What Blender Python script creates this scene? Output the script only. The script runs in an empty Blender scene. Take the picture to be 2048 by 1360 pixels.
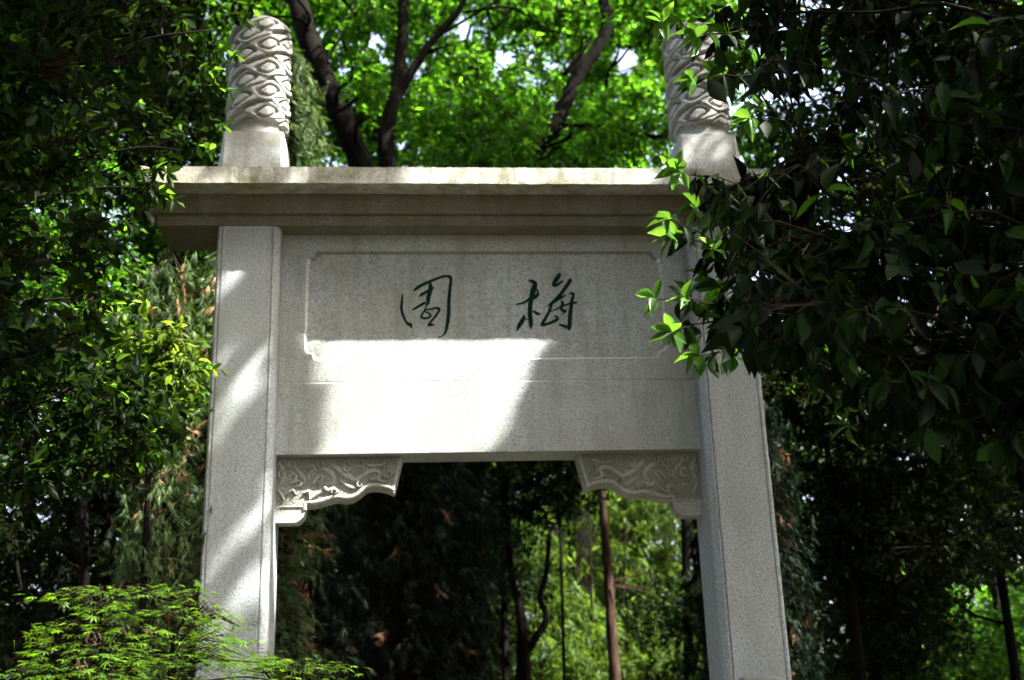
import bpy, bmesh, math, random
import numpy as np
from mathutils import Matrix, Vector
from mathutils.geometry import tessellate_polygon

rng = np.random.default_rng(7)
random.seed(7)
scene = bpy.context.scene
COL = scene.collection

# ------------------------------------------------------------------ camera, sky, sun, exposure
F_PX = 2380.0                                   # focal length for a 2048 px wide frame
_up = np.array([-229.0, -6987.0, F_PX]); _up /= np.linalg.norm(_up)
_vx = 31000.0
_X = np.array([_vx, (F_PX * F_PX - 229 * _vx) / 6987.0, F_PX])
_X -= _up * (_X @ _up); _X /= np.linalg.norm(_X)
RC = np.stack([_X, np.cross(_up, _X), _up])     # world = RC @ (right, down, forward)
CAM = np.array([0.0, -8.0, 1.6])

cd = bpy.data.cameras.new('camera'); cam = bpy.data.objects.new('camera', cd); COL.objects.link(cam)
cd.sensor_width = 36.0; cd.lens = 36.0 * F_PX / 2048.0
cd.clip_start = 0.05; cd.clip_end = 600.0
m3 = np.stack([RC[:, 0], -RC[:, 1], -RC[:, 2]], axis=1)
M = Matrix(m3.tolist()).to_4x4(); M.translation = Vector(CAM); cam.matrix_world = M
cd.dof.use_dof = True; cd.dof.focus_distance = 6.4; cd.dof.aperture_fstop = 1.8
scene.camera = cam

SUN_EL, SUN_AZ = math.radians(50.4), math.radians(60.0)   # azimuth: from the gate's front normal towards the right
S = np.array([math.sin(SUN_AZ) * math.cos(SUN_EL), -math.cos(SUN_AZ) * math.cos(SUN_EL), math.sin(SUN_EL)])
sd = bpy.data.lights.new('sun', 'SUN'); sun = bpy.data.objects.new('sun', sd); COL.objects.link(sun)
sd.energy = 5.0; sd.angle = math.radians(0.55); sd.color = (1.0, 0.965, 0.91)
sun.rotation_euler = Vector(S).to_track_quat('Z', 'Y').to_euler()
sun.location = (8, -5, 14)

world = bpy.data.worlds.new('World'); scene.world = world; world.use_nodes = True
wn = world.node_tree; wn.nodes.clear()
sky = wn.nodes.new('ShaderNodeTexSky'); sky.sky_type = 'NISHITA'; sky.sun_disc = False
sky.sun_elevation = SUN_EL; sky.sun_rotation = math.atan2(S[0], S[1])
sky.air_density = 1.0; sky.dust_density = 7.0; sky.ozone_density = 1.0
bg = wn.nodes.new('ShaderNodeBackground'); bg.inputs['Strength'].default_value = 0.14
wo = wn.nodes.new('ShaderNodeOutputWorld')
hs = wn.nodes.new('ShaderNodeHueSaturation'); hs.inputs['Saturation'].default_value = 0.8   # thin summer haze
wn.links.new(sky.outputs[0], hs.inputs['Color']); wn.links.new(hs.outputs[0], bg.inputs[0]); wn.links.new(bg.outputs[0], wo.inputs[0])

scene.view_settings.view_transform = 'Standard'; scene.view_settings.look = 'None'
scene.view_settings.gamma = 1.0; scene.view_settings.use_curve_mapping = False
scene.view_settings.exposure = 2.95

scene.render.engine = 'CYCLES'
cy = scene.cycles
cy.max_bounces = 8; cy.diffuse_bounces = 4; cy.glossy_bounces = 2; cy.transmission_bounces = 6
cy.transparent_max_bounces = 4; cy.caustics_reflective = False; cy.caustics_refractive = False
cy.use_denoising = True; cy.sample_clamp_indirect = 6.0
cy.use_adaptive_sampling = True; cy.adaptive_threshold = 0.02

# ------------------------------------------------------------------ helpers
def at(px, py, y):
    """the world point on the plane y = const under a pixel of the photograph (design aid)"""
    d = RC @ np.array([px - 1024.0, py - 680.0, F_PX])
    return CAM + d * ((y - CAM[1]) / d[1])

def project(P):
    q = (np.asarray(P, float) - CAM) @ RC
    z = np.where(np.abs(q[:, 2]) < 1e-6, 1e-6, q[:, 2])
    return 1024 + q[:, 0] / z * F_PX, 680 + q[:, 1] / z * F_PX, q[:, 2]

def in_poly(x, y, poly):
    x = np.asarray(x); y = np.asarray(y); r = np.zeros(x.shape, bool); n = len(poly); j = n - 1
    for i in range(n):
        xi, yi = poly[i]; xj, yj = poly[j]
        c = ((yi > y) != (yj > y)) & (x < (xj - xi) * (y - yi) / ((yj - yi) or 1e-9) + xi)
        r ^= c; j = i
    return r

def norm(v):
    v = np.asarray(v, float)
    return v / np.maximum(np.linalg.norm(v, axis=-1, keepdims=True), 1e-9)

def tag(o, label=None, cat=None, group=None, kind=None):
    if label: o['label'] = label
    if cat: o['category'] = cat
    if group: o['group'] = group
    if kind: o['kind'] = kind
    return o

def thing(name, loc, label, cat, group=None):
    o = bpy.data.objects.new(name, None); COL.objects.link(o); o.location = [float(v) for v in loc]
    o.empty_display_size = 0.2
    return tag(o, label, cat, group)

def link_mesh(name, me, parent=None, kind=None):
    o = bpy.data.objects.new(name, me); COL.objects.link(o)
    if parent is not None: o.parent = parent
    if kind: o['kind'] = kind
    return o

class Buf:
    """collects polygons; build() links them as one mesh object with coordinates relative to `base`"""
    def __init__(s): s.v = []; s.f = []; s.n = 0
    def add(s, verts, faces):
        verts = np.asarray(verts, float); s.v.append(verts)
        s.f += [tuple(i + s.n for i in f) for f in faces]; s.n += len(verts)
    def box(s, lo, hi):
        x0, y0, z0 = lo; x1, y1, z1 = hi
        s.add([(x0,y0,z0),(x1,y0,z0),(x1,y1,z0),(x0,y1,z0),(x0,y0,z1),(x1,y0,z1),(x1,y1,z1),(x0,y1,z1)],
              [(0,3,2,1),(4,5,6,7),(0,1,5,4),(1,2,6,5),(2,3,7,6),(3,0,4,7)])
    def tube(s, pts, rad, sides=6, wob=0.0):
        pts = np.asarray(pts, float); n = len(pts); rad = np.broadcast_to(np.asarray(rad, float), (n,))
        t = norm(np.gradient(pts, axis=0)); ref = np.array([0.31, 0.17, 0.93]) if abs(t[0][2]) < 0.9 else np.array([1.0, 0.1, 0])
        u = norm(np.cross(t, ref)); w = np.cross(t, u)
        a = np.linspace(0, 2 * math.pi, sides, endpoint=False)
        rr = rad[:, None] * (1 + wob * rng.uniform(-1, 1, (n, sides)))
        ring = pts[:, None] + rr[..., None] * (np.cos(a)[None, :, None] * u[:, None] + np.sin(a)[None, :, None] * w[:, None])
        f = []
        for i in range(n - 1):
            for k in range(sides):
                k2 = (k + 1) % sides
                f.append((i*sides+k, i*sides+k2, (i+1)*sides+k2, (i+1)*sides+k))
        f.append(tuple(range(sides - 1, -1, -1))); f.append(tuple((n-1)*sides + k for k in range(sides)))
        s.add(ring.reshape(-1, 3), f)
    def build(s, name, mat, parent=None, base=(0,0,0), smooth=False, kind=None, bevel=0):
        me = bpy.data.meshes.new(name)
        v = np.concatenate(s.v) - np.asarray(base, float)
        me.from_pydata(v.tolist(), [], s.f); me.materials.append(mat)
        if smooth: me.shade_smooth()
        me.update()
        o = link_mesh(name, me, parent, kind)
        if bevel:
            b = o.modifiers.new('bevel', 'BEVEL'); b.width = bevel; b.segments = 2; b.limit_method = 'ANGLE'
        return o

def spline(pts, per=6):
    """Catmull-Rom through rows of any dimension"""
    p = np.asarray(pts, float)
    if len(p) < 3: return np.linspace(p[0], p[-1], per + 1)
    q = np.vstack([2*p[0]-p[1], p, 2*p[-1]-p[-2]]); out = []
    for i in range(1, len(q) - 2):
        t = np.linspace(0, 1, per, endpoint=False)[:, None]
        a, b, c, d = q[i-1], q[i], q[i+1], q[i+2]
        out.append(0.5*((2*b)+(-a+c)*t+(2*a-5*b+4*c-d)*t*t+(-a+3*b-3*c+d)*t**3))
    out.append(q[-2][None]); return np.vstack(out)

# ------------------------------------------------------------------ materials
def new_mat(name):
    m = bpy.data.materials.new(name); m.use_nodes = True
    nt = m.node_tree; nt.nodes.clear(); out = nt.nodes.new('ShaderNodeOutputMaterial')
    return m, nt, out

def ramp(nt, stops):
    r = nt.nodes.new('ShaderNodeValToRGB'); e = r.color_ramp.elements
    while len(e) < len(stops): e.new(0.5)
    for el, (p, c) in zip(e, stops): el.position = p; el.color = (*c, 1)
    return r

def mixc(nt, fac, a, b, mode='MIX'):
    n = nt.nodes.new('ShaderNodeMix'); n.data_type = 'RGBA'; n.blend_type = mode
    for sock, val in ((n.inputs[0], fac), (n.inputs[6], a), (n.inputs[7], b)):
        if isinstance(val, (int, float)): sock.default_value = val
        elif isinstance(val, tuple): sock.default_value = (*val, 1)
        else: nt.links.new(val, sock)
    return n.outputs[2]

def noise(nt, vec, scale, detail=4, rough=0.55, stretch=None):
    if stretch:
        mp = nt.nodes.new('ShaderNodeMapping'); mp.inputs['Scale'].default_value = stretch
        nt.links.new(vec, mp.inputs[0]); vec = mp.outputs[0]
    n = nt.nodes.new('ShaderNodeTexNoise'); n.inputs['Scale'].default_value = scale
    n.inputs['Detail'].default_value = detail; n.inputs['Roughness'].default_value = rough
    nt.links.new(vec, n.inputs['Vector']); return n.outputs[0]

def mathn(nt, op, a, b=None, clamp=False):
    n = nt.nodes.new('ShaderNodeMath'); n.operation = op; n.use_clamp = clamp
    for sock, val in zip(n.inputs, (a, b)):
        if val is None: continue
        if isinstance(val, (int, float)): sock.default_value = val
        else: nt.links.new(val, sock)
    return n.outputs[0]

def stone_mat(name, base, stain=0.25, moss=0.0, tool=0.0, grain=1.0, dirt=0.0, pits=0.0):
    m, nt, out = new_mat(name)
    tc = nt.nodes.new('ShaderNodeTexCoord'); v = tc.outputs['Object']
    b = nt.nodes.new('ShaderNodeBsdfPrincipled'); b.inputs['Roughness'].default_value = 0.85
    b.inputs['Specular IOR Level'].default_value = 0.25
    sp = noise(nt, v, 170, 3, 0.8); sp2 = noise(nt, v, 60, 3, 0.7)
    r1 = ramp(nt, [(0.34, tuple(c*0.42 for c in base)), (0.49, tuple(c*0.96 for c in base)), (0.66, tuple(min(1, c*1.45) for c in base))])
    nt.links.new(sp, r1.inputs[0])
    r2 = ramp(nt, [(0.36, (0.5,)*3), (0.52, (0.98,)*3), (0.66, (1.15,)*3)]); nt.links.new(sp2, r2.inputs[0])
    c = mixc(nt, 0.75, r1.outputs[0], r2.outputs[0], 'MULTIPLY')
    # broad weathering: warm and green-grey stains, streaks that run down
    st = ramp(nt, [(0.42, (0, 0, 0)), (0.68, (1, 1, 1))]); nt.links.new(noise(nt, v, 1.6, 6, 0.62), st.inputs[0])
    c = mixc(nt, mathn(nt, 'MULTIPLY', st.outputs[0], stain), c, (base[0]*0.62, base[1]*0.56, base[2]*0.44))
    sk = ramp(nt, [(0.5, (0, 0, 0)), (0.72, (1, 1, 1))]); nt.links.new(noise(nt, v, 5, 5, 0.6, (1.6, 1.6, 0.16)), sk.inputs[0])
    c = mixc(nt, mathn(nt, 'MULTIPLY', sk.outputs[0], stain*0.9), c, (base[0]*0.5, base[1]*0.5, base[2]*0.42))
    if moss:
        ms = ramp(nt, [(0.44, (0, 0, 0)), (0.62, (1, 1, 1))]); nt.links.new(noise(nt, v, 4.5, 8, 0.72), ms.inputs[0])
        c = mixc(nt, mathn(nt, 'MULTIPLY', ms.outputs[0], moss), c, (0.085, 0.085, 0.03))
    if dirt:     # grime that has settled in the hollows of the carving
        g = nt.nodes.new('ShaderNodeNewGeometry'); dr = ramp(nt, [(0.40, (1, 1, 1)), (0.50, (0, 0, 0))]); nt.links.new(g.outputs['Pointiness'], dr.inputs[0])
        c = mixc(nt, mathn(nt, 'MULTIPLY', dr.outputs[0], dirt), c, (0.06, 0.06, 0.045))
    nt.links.new(c, b.inputs['Base Color'])
    h = mathn(nt, 'ADD', mathn(nt, 'MULTIPLY', sp, 0.6), mathn(nt, 'MULTIPLY', sp2, 0.8))
    if tool:
        w = nt.nodes.new('ShaderNodeTexWave'); w.wave_type = 'BANDS'; w.bands_direction = 'Z'
        w.inputs['Scale'].default_value = 22; w.inputs['Distortion'].default_value = 3.5
        w.inputs['Detail'].default_value = 3; w.inputs['Detail Scale'].default_value = 2.5
        nt.links.new(v, w.inputs[0]); h = mathn(nt, 'ADD', h, mathn(nt, 'MULTIPLY', w.outputs[1], tool))
    if pits:
        vo = nt.nodes.new('ShaderNodeTexVoronoi'); vo.inputs['Scale'].default_value = 75; nt.links.new(v, vo.inputs['Vector'])
        h = mathn(nt, 'ADD', h, mathn(nt, 'MULTIPLY', vo.outputs['Distance'], pits))
    bp = nt.nodes.new('ShaderNodeBump'); bp.inputs['Strength'].default_value = 0.5 * grain; bp.inputs['Distance'].default_value = 0.006
    nt.links.new(h, bp.inputs['Height']); nt.links.new(bp.outputs[0], b.inputs['Normal'])
    nt.links.new(b.outputs[0], out.inputs[0]); return m

def leaf_mat(name, dark, light, trans, tfac=0.4, rough=0.4, spec=0.35, thick=0.5):
    m, nt, out = new_mat(name)
    a = nt.nodes.new('ShaderNodeAttribute'); a.attribute_name = 'tint'
    cr = ramp(nt, [(0.0, dark), (1.0, light)]); nt.links.new(a.outputs['Fac'], cr.inputs[0])
    tr = ramp(nt, [(0.0, tuple(c*thick for c in trans)), (0.68, tuple(c*(thick*0.8+0.08) for c in trans)), (1.0, trans)]); nt.links.new(a.outputs['Fac'], tr.inputs[0])
    p = nt.nodes.new('ShaderNodeBsdfPrincipled'); p.inputs['Roughness'].default_value = rough
    p.inputs['Specular IOR Level'].default_value = spec
    nt.links.new(cr.outputs[0], p.inputs['Base Color'])
    t = nt.nodes.new('ShaderNodeBsdfTranslucent'); nt.links.new(tr.outputs[0], t.inputs[0])
    mx = nt.nodes.new('ShaderNodeMixShader'); mx.inputs[0].default_value = tfac
    nt.links.new(p.outputs[0], mx.inputs[1]); nt.links.new(t.outputs[0], mx.inputs[2])
    nt.links.new(mx.outputs[0], out.inputs[0]); return m

def bark_mat(name, dark, light, scale=9.0):
    m, nt, out = new_mat(name)
    tc = nt.nodes.new('ShaderNodeTexCoord'); v = tc.outputs['Object']
    p = nt.nodes.new('ShaderNodeBsdfPrincipled'); p.inputs['Roughness'].default_value = 0.95; p.inputs['Specular IOR Level'].default_value = 0.03
    n1 = noise(nt, v, scale, 7, 0.7, (1, 1, 0.22))
    cr = ramp(nt, [(0.36, dark), (0.66, light)]); nt.links.new(n1, cr.inputs[0]); nt.links.new(cr.outputs[0], p.inputs['Base Color'])
    bp = nt.nodes.new('ShaderNodeBump'); bp.inputs['Strength'].default_value = 0.9; bp.inputs['Distance'].default_value = 0.03
    nt.links.new(n1, bp.inputs['Height']); nt.links.new(bp.outputs[0], p.inputs['Normal'])
    nt.links.new(p.outputs[0], out.inputs[0]); return m

def plain_mat(name, col, rough=0.6, spec=0.3):
    m, nt, out = new_mat(name)
    p = nt.nodes.new('ShaderNodeBsdfPrincipled'); p.inputs['Roughness'].default_value = rough; p.inputs['Specular IOR Level'].default_value = spec
    tc = nt.nodes.new('ShaderNodeTexCoord')
    r = ramp(nt, [(0.3, tuple(c*0.6 for c in col)), (0.7, tuple(c*1.3 for c in col))]); nt.links.new(noise(nt, tc.outputs['Object'], 35, 4), r.inputs[0])
    nt.links.new(r.outputs[0], p.inputs['Base Color']); nt.links.new(p.outputs[0], out.inputs[0]); return m

GRANITE = (0.315, 0.345, 0.35)
M_POST = stone_mat('granite_post', GRANITE, 0.42, 0.0, 0.0, 2.0)
M_PANEL = stone_mat('granite_tooled', (0.315, 0.34, 0.332), 0.6, 0.10, 0.14, 1.4)
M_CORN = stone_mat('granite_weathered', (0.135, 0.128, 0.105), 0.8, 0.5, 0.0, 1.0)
M_SLAB = stone_mat('granite_mossy', (0.35, 0.35, 0.31), 0.7, 0.7, 0.0, 1.0)
M_CARVE = stone_mat('granite_carved', (0.35, 0.37, 0.37), 0.7, 0.45, 0.0, 0.7, dirt=0.9)
M_BRACKET = stone_mat('granite_bracket', (0.33, 0.34, 0.31), 0.5, 0.1, 0.0, 0.9)
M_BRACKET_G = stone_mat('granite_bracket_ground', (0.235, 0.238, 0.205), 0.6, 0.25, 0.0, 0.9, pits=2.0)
M_EDGE_SHADE = stone_mat('granite_edge_shade', (0.19, 0.195, 0.175), 0.3)  # darker tone stands in for shade under the field's top edge
M_EDGE_LIT = stone_mat('granite_edge_lit', (0.50, 0.52, 0.50), 0.1)  # paler tone stands in for light caught on the field's other edges
M_INK = plain_mat('green_paint', (0.0015, 0.016, 0.012), 0.85, 0.08)
M_BARK = bark_mat('bark_dark', (0.002, 0.0018, 0.0015), (0.009, 0.0072, 0.006))
M_BARK_RED = bark_mat('bark_red_brown', (0.012, 0.008, 0.006), (0.066, 0.042, 0.030), 14)
M_TWIG = bark_mat('bark_twig', (0.006, 0.005, 0.003), (0.022, 0.017, 0.011), 30)
M_TWIG_PALE = bark_mat('bark_dead', (0.16, 0.13, 0.09), (0.34, 0.29, 0.21), 30)
L_BIG = leaf_mat('leaf_glossy_dark', (0.0025, 0.004, 0.002), (0.008, 0.022, 0.003), (0.10, 0.28, 0.015), 0.22, 0.48, 0.03, 0.02)
L_BIGY = leaf_mat('leaf_glossy_young', (0.012, 0.035, 0.005), (0.04, 0.11, 0.010), (0.20, 0.46, 0.03), 0.40, 0.40, 0.22, 0.3)
L_LEFT = leaf_mat('leaf_privet', (0.0025, 0.005, 0.002), (0.009, 0.026, 0.003), (0.24, 0.52, 0.03), 0.30, 0.45, 0.04, 0.03)
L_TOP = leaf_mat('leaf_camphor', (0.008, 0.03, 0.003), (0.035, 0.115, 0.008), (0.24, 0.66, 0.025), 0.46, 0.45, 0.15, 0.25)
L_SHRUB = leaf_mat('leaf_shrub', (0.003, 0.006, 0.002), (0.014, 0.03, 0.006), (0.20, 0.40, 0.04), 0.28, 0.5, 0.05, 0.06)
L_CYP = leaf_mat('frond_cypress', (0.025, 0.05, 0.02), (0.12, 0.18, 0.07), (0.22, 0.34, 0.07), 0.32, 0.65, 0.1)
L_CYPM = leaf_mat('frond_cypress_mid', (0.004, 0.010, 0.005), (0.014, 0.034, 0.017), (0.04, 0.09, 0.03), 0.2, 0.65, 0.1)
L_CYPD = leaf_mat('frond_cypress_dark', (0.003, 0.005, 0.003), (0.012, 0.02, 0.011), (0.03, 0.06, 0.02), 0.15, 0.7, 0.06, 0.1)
L_DEAD = leaf_mat('frond_dead', (0.12, 0.065, 0.03), (0.30, 0.18, 0.09), (0.3, 0.16, 0.06), 0.25, 0.8, 0.1)
L_MAPLE = leaf_mat('leaf_maple', (0.015, 0.045, 0.004), (0.075, 0.165, 0.012), (0.26, 0.50, 0.015), 0.42, 0.5, 0.2, 0.3)
L_BAMB = leaf_mat('leaf_bamboo', (0.012, 0.035, 0.004), (0.06, 0.11, 0.012), (0.26, 0.44, 0.03), 0.40, 0.5, 0.15, 0.2)
L_FAR = leaf_mat('leaf_far', (0.008, 0.02, 0.004), (0.04, 0.08, 0.012), (0.24, 0.42, 0.04), 0.35, 0.5, 0.15, 0.15)
L_SHADE = leaf_mat('leaf_shade', (0.008, 0.02, 0.005), (0.025, 0.05, 0.01), (0.03, 0.06, 0.01), 0.12, 0.5, 0.15)
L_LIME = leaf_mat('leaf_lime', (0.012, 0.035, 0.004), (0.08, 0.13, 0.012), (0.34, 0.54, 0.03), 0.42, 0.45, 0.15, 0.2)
M_SEED = plain_mat('maple_seed_red', (0.022, 0.003, 0.002), 0.8)

# ------------------------------------------------------------------ leaf templates (length 1 along +x, normal +z)
def lance(stations, half, droop=0.16, fold=0.10, twist=0.0):
    v = [(0, 0, 0)]; f = []
    for x, h in zip(stations, half):
        z = -droop * x * x
        v += [(x, -h, z + fold*h*2 - twist*h), (x, 0, z), (x, h, z + fold*h*2 + twist*h)]
    v.append((1, 0, -droop)); n = len(stations); tip = 3*n + 1
    f += [(0, 1, 2), (0, 2, 3)]
    for i in range(n - 1):
        a = 1 + 3*i; b = a + 3
        f += [(a, b, b+1, a+1), (a+1, b+1, b+2, a+2)]
    a = 1 + 3*(n-1); f += [(a, tip, a+1), (a+1, tip, a+2)]
    return np.array(v, float), f
T_BIG = lance([0.10, 0.28, 0.5, 0.72, 0.88], [0.055, 0.165, 0.215, 0.155, 0.06], 0.2, 0.2)
T_OVAL = lance([0.25, 0.68], [0.16, 0.185], 0.15, 0.2)
T_SMALL = (np.array([(0, 0, 0), (0.45, -0.23, 0.05), (1, 0, -0.12), (0.45, 0.23, 0.05)], float), [(0, 1, 2), (0, 2, 3)])
T_BAMB = lance([0.3], [0.085], 0.25, 0.1)
T_NEEDLE = (np.array([(0, -0.03, 0), (1, 0, -0.2), (0, 0.03, 0), (0.4, -0.16, -.05), (0.5, 0.17, -.08), (0.75, -.12, -.14), (.8, .13, -.16)], float), [(0, 1, 2), (0, 3, 2), (0, 2, 4), (2, 0, 5), (0, 6, 2)])
def maple():
    ang = [-128, -84, -42, 0, 42, 84, 128]; ln = [0.33, 0.62, 0.86, 1.0, 0.86, 0.62, 0.33]
    v = [(0, 0, 0)]; f = []
    for a, l in zip(ang, ln):
        a = math.radians(a); d = np.array([math.cos(a), math.sin(a)]); n = np.array([-d[1], d[0]])
        i = len(v); w = 0.085 * l + 0.012
        p1 = d*l*0.45 - n*w; p2 = d*l*0.45 + n*w; t = d*l
        v += [(p1[0], p1[1], -0.04*l), (t[0], t[1], -0.22*l*l), (p2[0], p2[1], -0.04*l)]
        f += [(0, i, i+1, i+2)]
    return np.array(v, float) * [0.62, 0.62, 0.62], f
T_MAPLE = maple()

def frames(d, up_bias, jit):
    """rotation matrices whose x axis is d and whose z axis leans to up_bias"""
    n = len(d); up = np.broadcast_to(np.asarray(up_bias, float), (n, 3)) + rng.normal(0, jit, (n, 3))
    up = up - d * (up * d).sum(1, keepdims=True); z = norm(up); y = np.cross(z, d)
    return np.stack([d, y, z], axis=2)

def leaf_mesh(name, tpl, P, R, sc, tint, mat, base):
    tv, tf = tpl; N = len(P); V = len(tv)
    v = np.einsum('nij,vj->nvi', R, tv) * sc[:, None, None] + (P - np.asarray(base))[:, None]
    me = bpy.data.meshes.new(name)
    sizes = np.array([len(f) for f in tf], np.int32); flat = np.concatenate([np.array(f, np.int32) for f in tf])
    L = len(flat)
    me.vertices.add(N*V); me.vertices.foreach_set('co', v.astype(np.float32).ravel())
    me.loops.add(N*L); me.loops.foreach_set('vertex_index', (flat[None] + (np.arange(N, dtype=np.int32) * V)[:, None]).ravel().astype(np.int32))
    tot = np.tile(sizes, N); st = np.concatenate([[0], np.cumsum(tot)[:-1]]).astype(np.int32)
    me.polygons.add(len(tot)); me.polygons.foreach_set('loop_start', st)
    me.materials.append(mat)
    at_ = me.attributes.new('tint', 'FLOAT', 'POINT'); at_.data.foreach_set('value', np.repeat(tint, V).astype(np.float32))
    me.update(calc_edges=True)
    return me

HOLES = []          # sun holes: (centre, radius): gaps in the canopy through which the sun reaches a place
PLANE_HOLES = []    # (y of plane, polygon in (x, z), chance that a leaf in it is left out)

def sun_gap(P, margin=0.0):
    """True where something at P would stand in a shaft of sunlight that must stay open"""
    P = np.asarray(P, float); r = np.zeros(len(P), bool)
    for c, rad in HOLES:
        w = P - c; t = w @ S
        d = np.linalg.norm(w - t[:, None]*S, axis=1)
        r |= (d < rad + margin) & (t > rad + 0.25)
    for yp, poly, chance in PLANE_HOLES:
        t = (P[:, 1] - yp) / S[1]
        q = P - t[:, None]*S
        r |= (t > 0.3) & in_poly(q[:, 0], q[:, 2], poly) & (rng.random(len(P)) < chance)
    return r

def whorls(E, D, k, length, spread=(35, 80), droop=0.25, jit=0.25, up=(0, 0, 1), along=0.0, lenvar=0.25, tint_mu=0.4, tint_sd=0.2):
    """k leaves at each twig end E with direction D -> arrays (P, R, size, tint, twig index)"""
    n = len(E); idx = np.repeat(np.arange(n), k); D = norm(D)
    ref = norm(np.cross(D, rng.normal(size=(n, 3)))); ref2 = np.cross(D, ref)
    ph = np.tile(np.arange(k) * 2.3999, n) + np.repeat(rng.uniform(0, 6.28, n), k)
    th = np.radians(rng.uniform(*spread, n*k))
    d = D[idx]*np.cos(th)[:, None] + (ref[idx]*np.cos(ph)[:, None] + ref2[idx]*np.sin(ph)[:, None])*np.sin(th)[:, None]
    d[:, 2] -= droop * rng.uniform(0.3, 1.6, n*k)
    d = norm(d)
    sz = length * rng.uniform(1-lenvar, 1+lenvar, n*k)
    P = E[idx] - D[idx] * (along * rng.random(n*k))[:, None]
    R = frames(d, up, jit)
    R[:, :, 1] *= rng.uniform(0.78, 1.25, n*k)[:, None]; R[:, :, 2] *= rng.uniform(0.2, 2.6, n*k)[:, None]
    tint = np.clip(rng.normal(tint_mu, tint_sd, n*k) + np.repeat(rng.normal(0, tint_sd*0.6, n), k), 0, 1)
    return P, R, sz, tint, idx

def cat_sets(sets): return [np.concatenate([s[i] for s in sets]) for i in range(4)]

def add_leaves(parent, base, name, tpl, sets, mat, singles=0, single_name='leaf', hi_tpl=None):
    """one stuff mesh of leaves; the `singles` that show largest become children of their own"""
    P, R, sz, tint = cat_sets(sets)
    if singles:
        px, py, dz = project(P); ok = (dz > 0.5) & (px > -20) & (px < 2068) & (py > -20) & (py < 1380)
        # coarse front-most test so that the single leaves are ones that can be seen
        cell = 14; order = np.argsort(dz); seen = set(); pick = []
        pr = sz / np.maximum(dz, .1) * F_PX
        for i in order:
            if not ok[i]: continue
            key = (int(px[i] // cell), int(py[i] // cell))
            if key in seen: continue
            seen.add(key); pick.append(i)
        pick = np.array(pick, int); pick = pick[np.argsort(-pr[pick])][:singles]
        var = []
        for q in range(6):
            me = leaf_mesh(single_name, hi_tpl or tpl, np.zeros((1, 3)), np.eye(3)[None], np.ones(1), np.array([0.1 + 0.16*q]), mat, (0, 0, 0)); me.shade_smooth()
            var.append(me)
        for i in pick:
            o = bpy.data.objects.new(single_name, var[int(np.clip(round((tint[i]-0.1)/0.16), 0, 5))]); COL.objects.link(o)
            mm = Matrix((R[i] * sz[i]).tolist()).to_4x4(); mm.translation = Vector((P[i] - np.asarray(base)).tolist())
            o.parent = parent; o.matrix_local = mm
        keep = np.ones(len(P), bool); keep[pick] = False
        P, R, sz, tint = P[keep], R[keep], sz[keep], tint[keep]
    me = leaf_mesh(name, tpl, P, R, sz, tint, mat, base)
    return link_mesh(name, me, parent, 'stuff')

def twig_lines(buf, A, E, r0, r1, sag=0.0, sides=3):
    """cheap three sided twigs from A to E, vectorised"""
    n = len(A)
    if not n: return
    mid = (A + E)/2; mid[:, 2] += sag
    t = norm(E - A); u = norm(np.cross(t, np.array([0.37, 0.21, 0.9]))); w = np.cross(t, u)
    a = np.arange(sides)*2*math.pi/sides
    ring = np.cos(a)[None, :, None]*u[:, None] + np.sin(a)[None, :, None]*w[:, None]
    seg = 2 if sag and n < 1500 else 1
    v = np.concatenate([A[:, None] + ring*r0] + ([mid[:, None] + ring*(r0+r1)/2] if seg == 2 else []) + [E[:, None] + ring*r1], axis=1)
    base = []
    for i in range(seg):
        for k in range(sides):
            k2 = (k+1) % sides; base.append((i*sides+k, i*sides+k2, (i+1)*sides+k2, (i+1)*sides+k))
    V = (seg+1)*sides; off = buf.n
    buf.v.append(v.reshape(-1, 3)); b = np.array(base, int)
    allf = (b[None] + (np.arange(n)*V)[:, None, None] + off).reshape(-1, 4)
    buf.f += [tuple(r) for r in allf.tolist()]; buf.n += n*V

def wander(a, b, n=5, amp=0.12, sag=0.0):
    a = np.asarray(a, float); b = np.asarray(b, float); L = np.linalg.norm(b - a)
    t = np.linspace(0, 1, n)[:, None]; p = a + (b-a)*t
    p[1:-1] += rng.normal(0, amp*L/ n**0.5, (n-2, 3)); p[:, 2] += sag*L*np.sin(t[:, 0]*math.pi)
    return spline(p, 3)

# ------------------------------------------------------------------ sun shafts (where the photograph shows sunlight)
def ph(y, pts, chance=1.0):
    q = [at(px, py, y) for px, py in pts]; PLANE_HOLES.append((y, [(p[0], p[2]) for p in q], chance))
ph(0.17, [(640, 560), (1120, 560), (1098, 670), (1066, 745), (1040, 800), (1000, 905), (830, 1010), (640, 1070), (540, 1070), (550, 1000), (640, 905), (632, 850), (650, 790), (600, 760), (640, 700), (622, 690)])
ph(0.17, [(606, 610), (640, 610), (640, 660), (600, 720), (580, 730)], 0.6)
ph(0.0, [(430, 470), (512, 470), (505, 560), (470, 590), (425, 640)], 0.7)
ph(0.0, [(470, 640), (510, 620), (500, 680), (425, 770), (425, 730)], 0.85)
ph(0.0, [(540, 650), (545, 760), (415, 930), (415, 850)], 0.85)
ph(0.0, [(545, 930), (545, 1030), (420, 1170), (415, 1110)], 0.85)
ph(0.0, [(540, 1090), (540, 1200), (410, 1310), (410, 1240)], 0.85)
ph(0.03, [(520, 900), (552, 900), (552, 1400), (516, 1400)], 1.0)
ph(0.0, [(540, 0), (700, 0), (700, 345), (560, 345), (552, 262), (540, 250)], 1.0)
ph(0.0, [(470, 280), (545, 280), (545, 330), (470, 330)], 0.25)
ph(0.0, [(1330, 20), (1490, 20), (1490, 350), (1340, 350)], 0.6)
ph(-0.24, [(780, 325), (1345, 325), (1345, 372), (770, 372)], 0.9)
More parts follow.
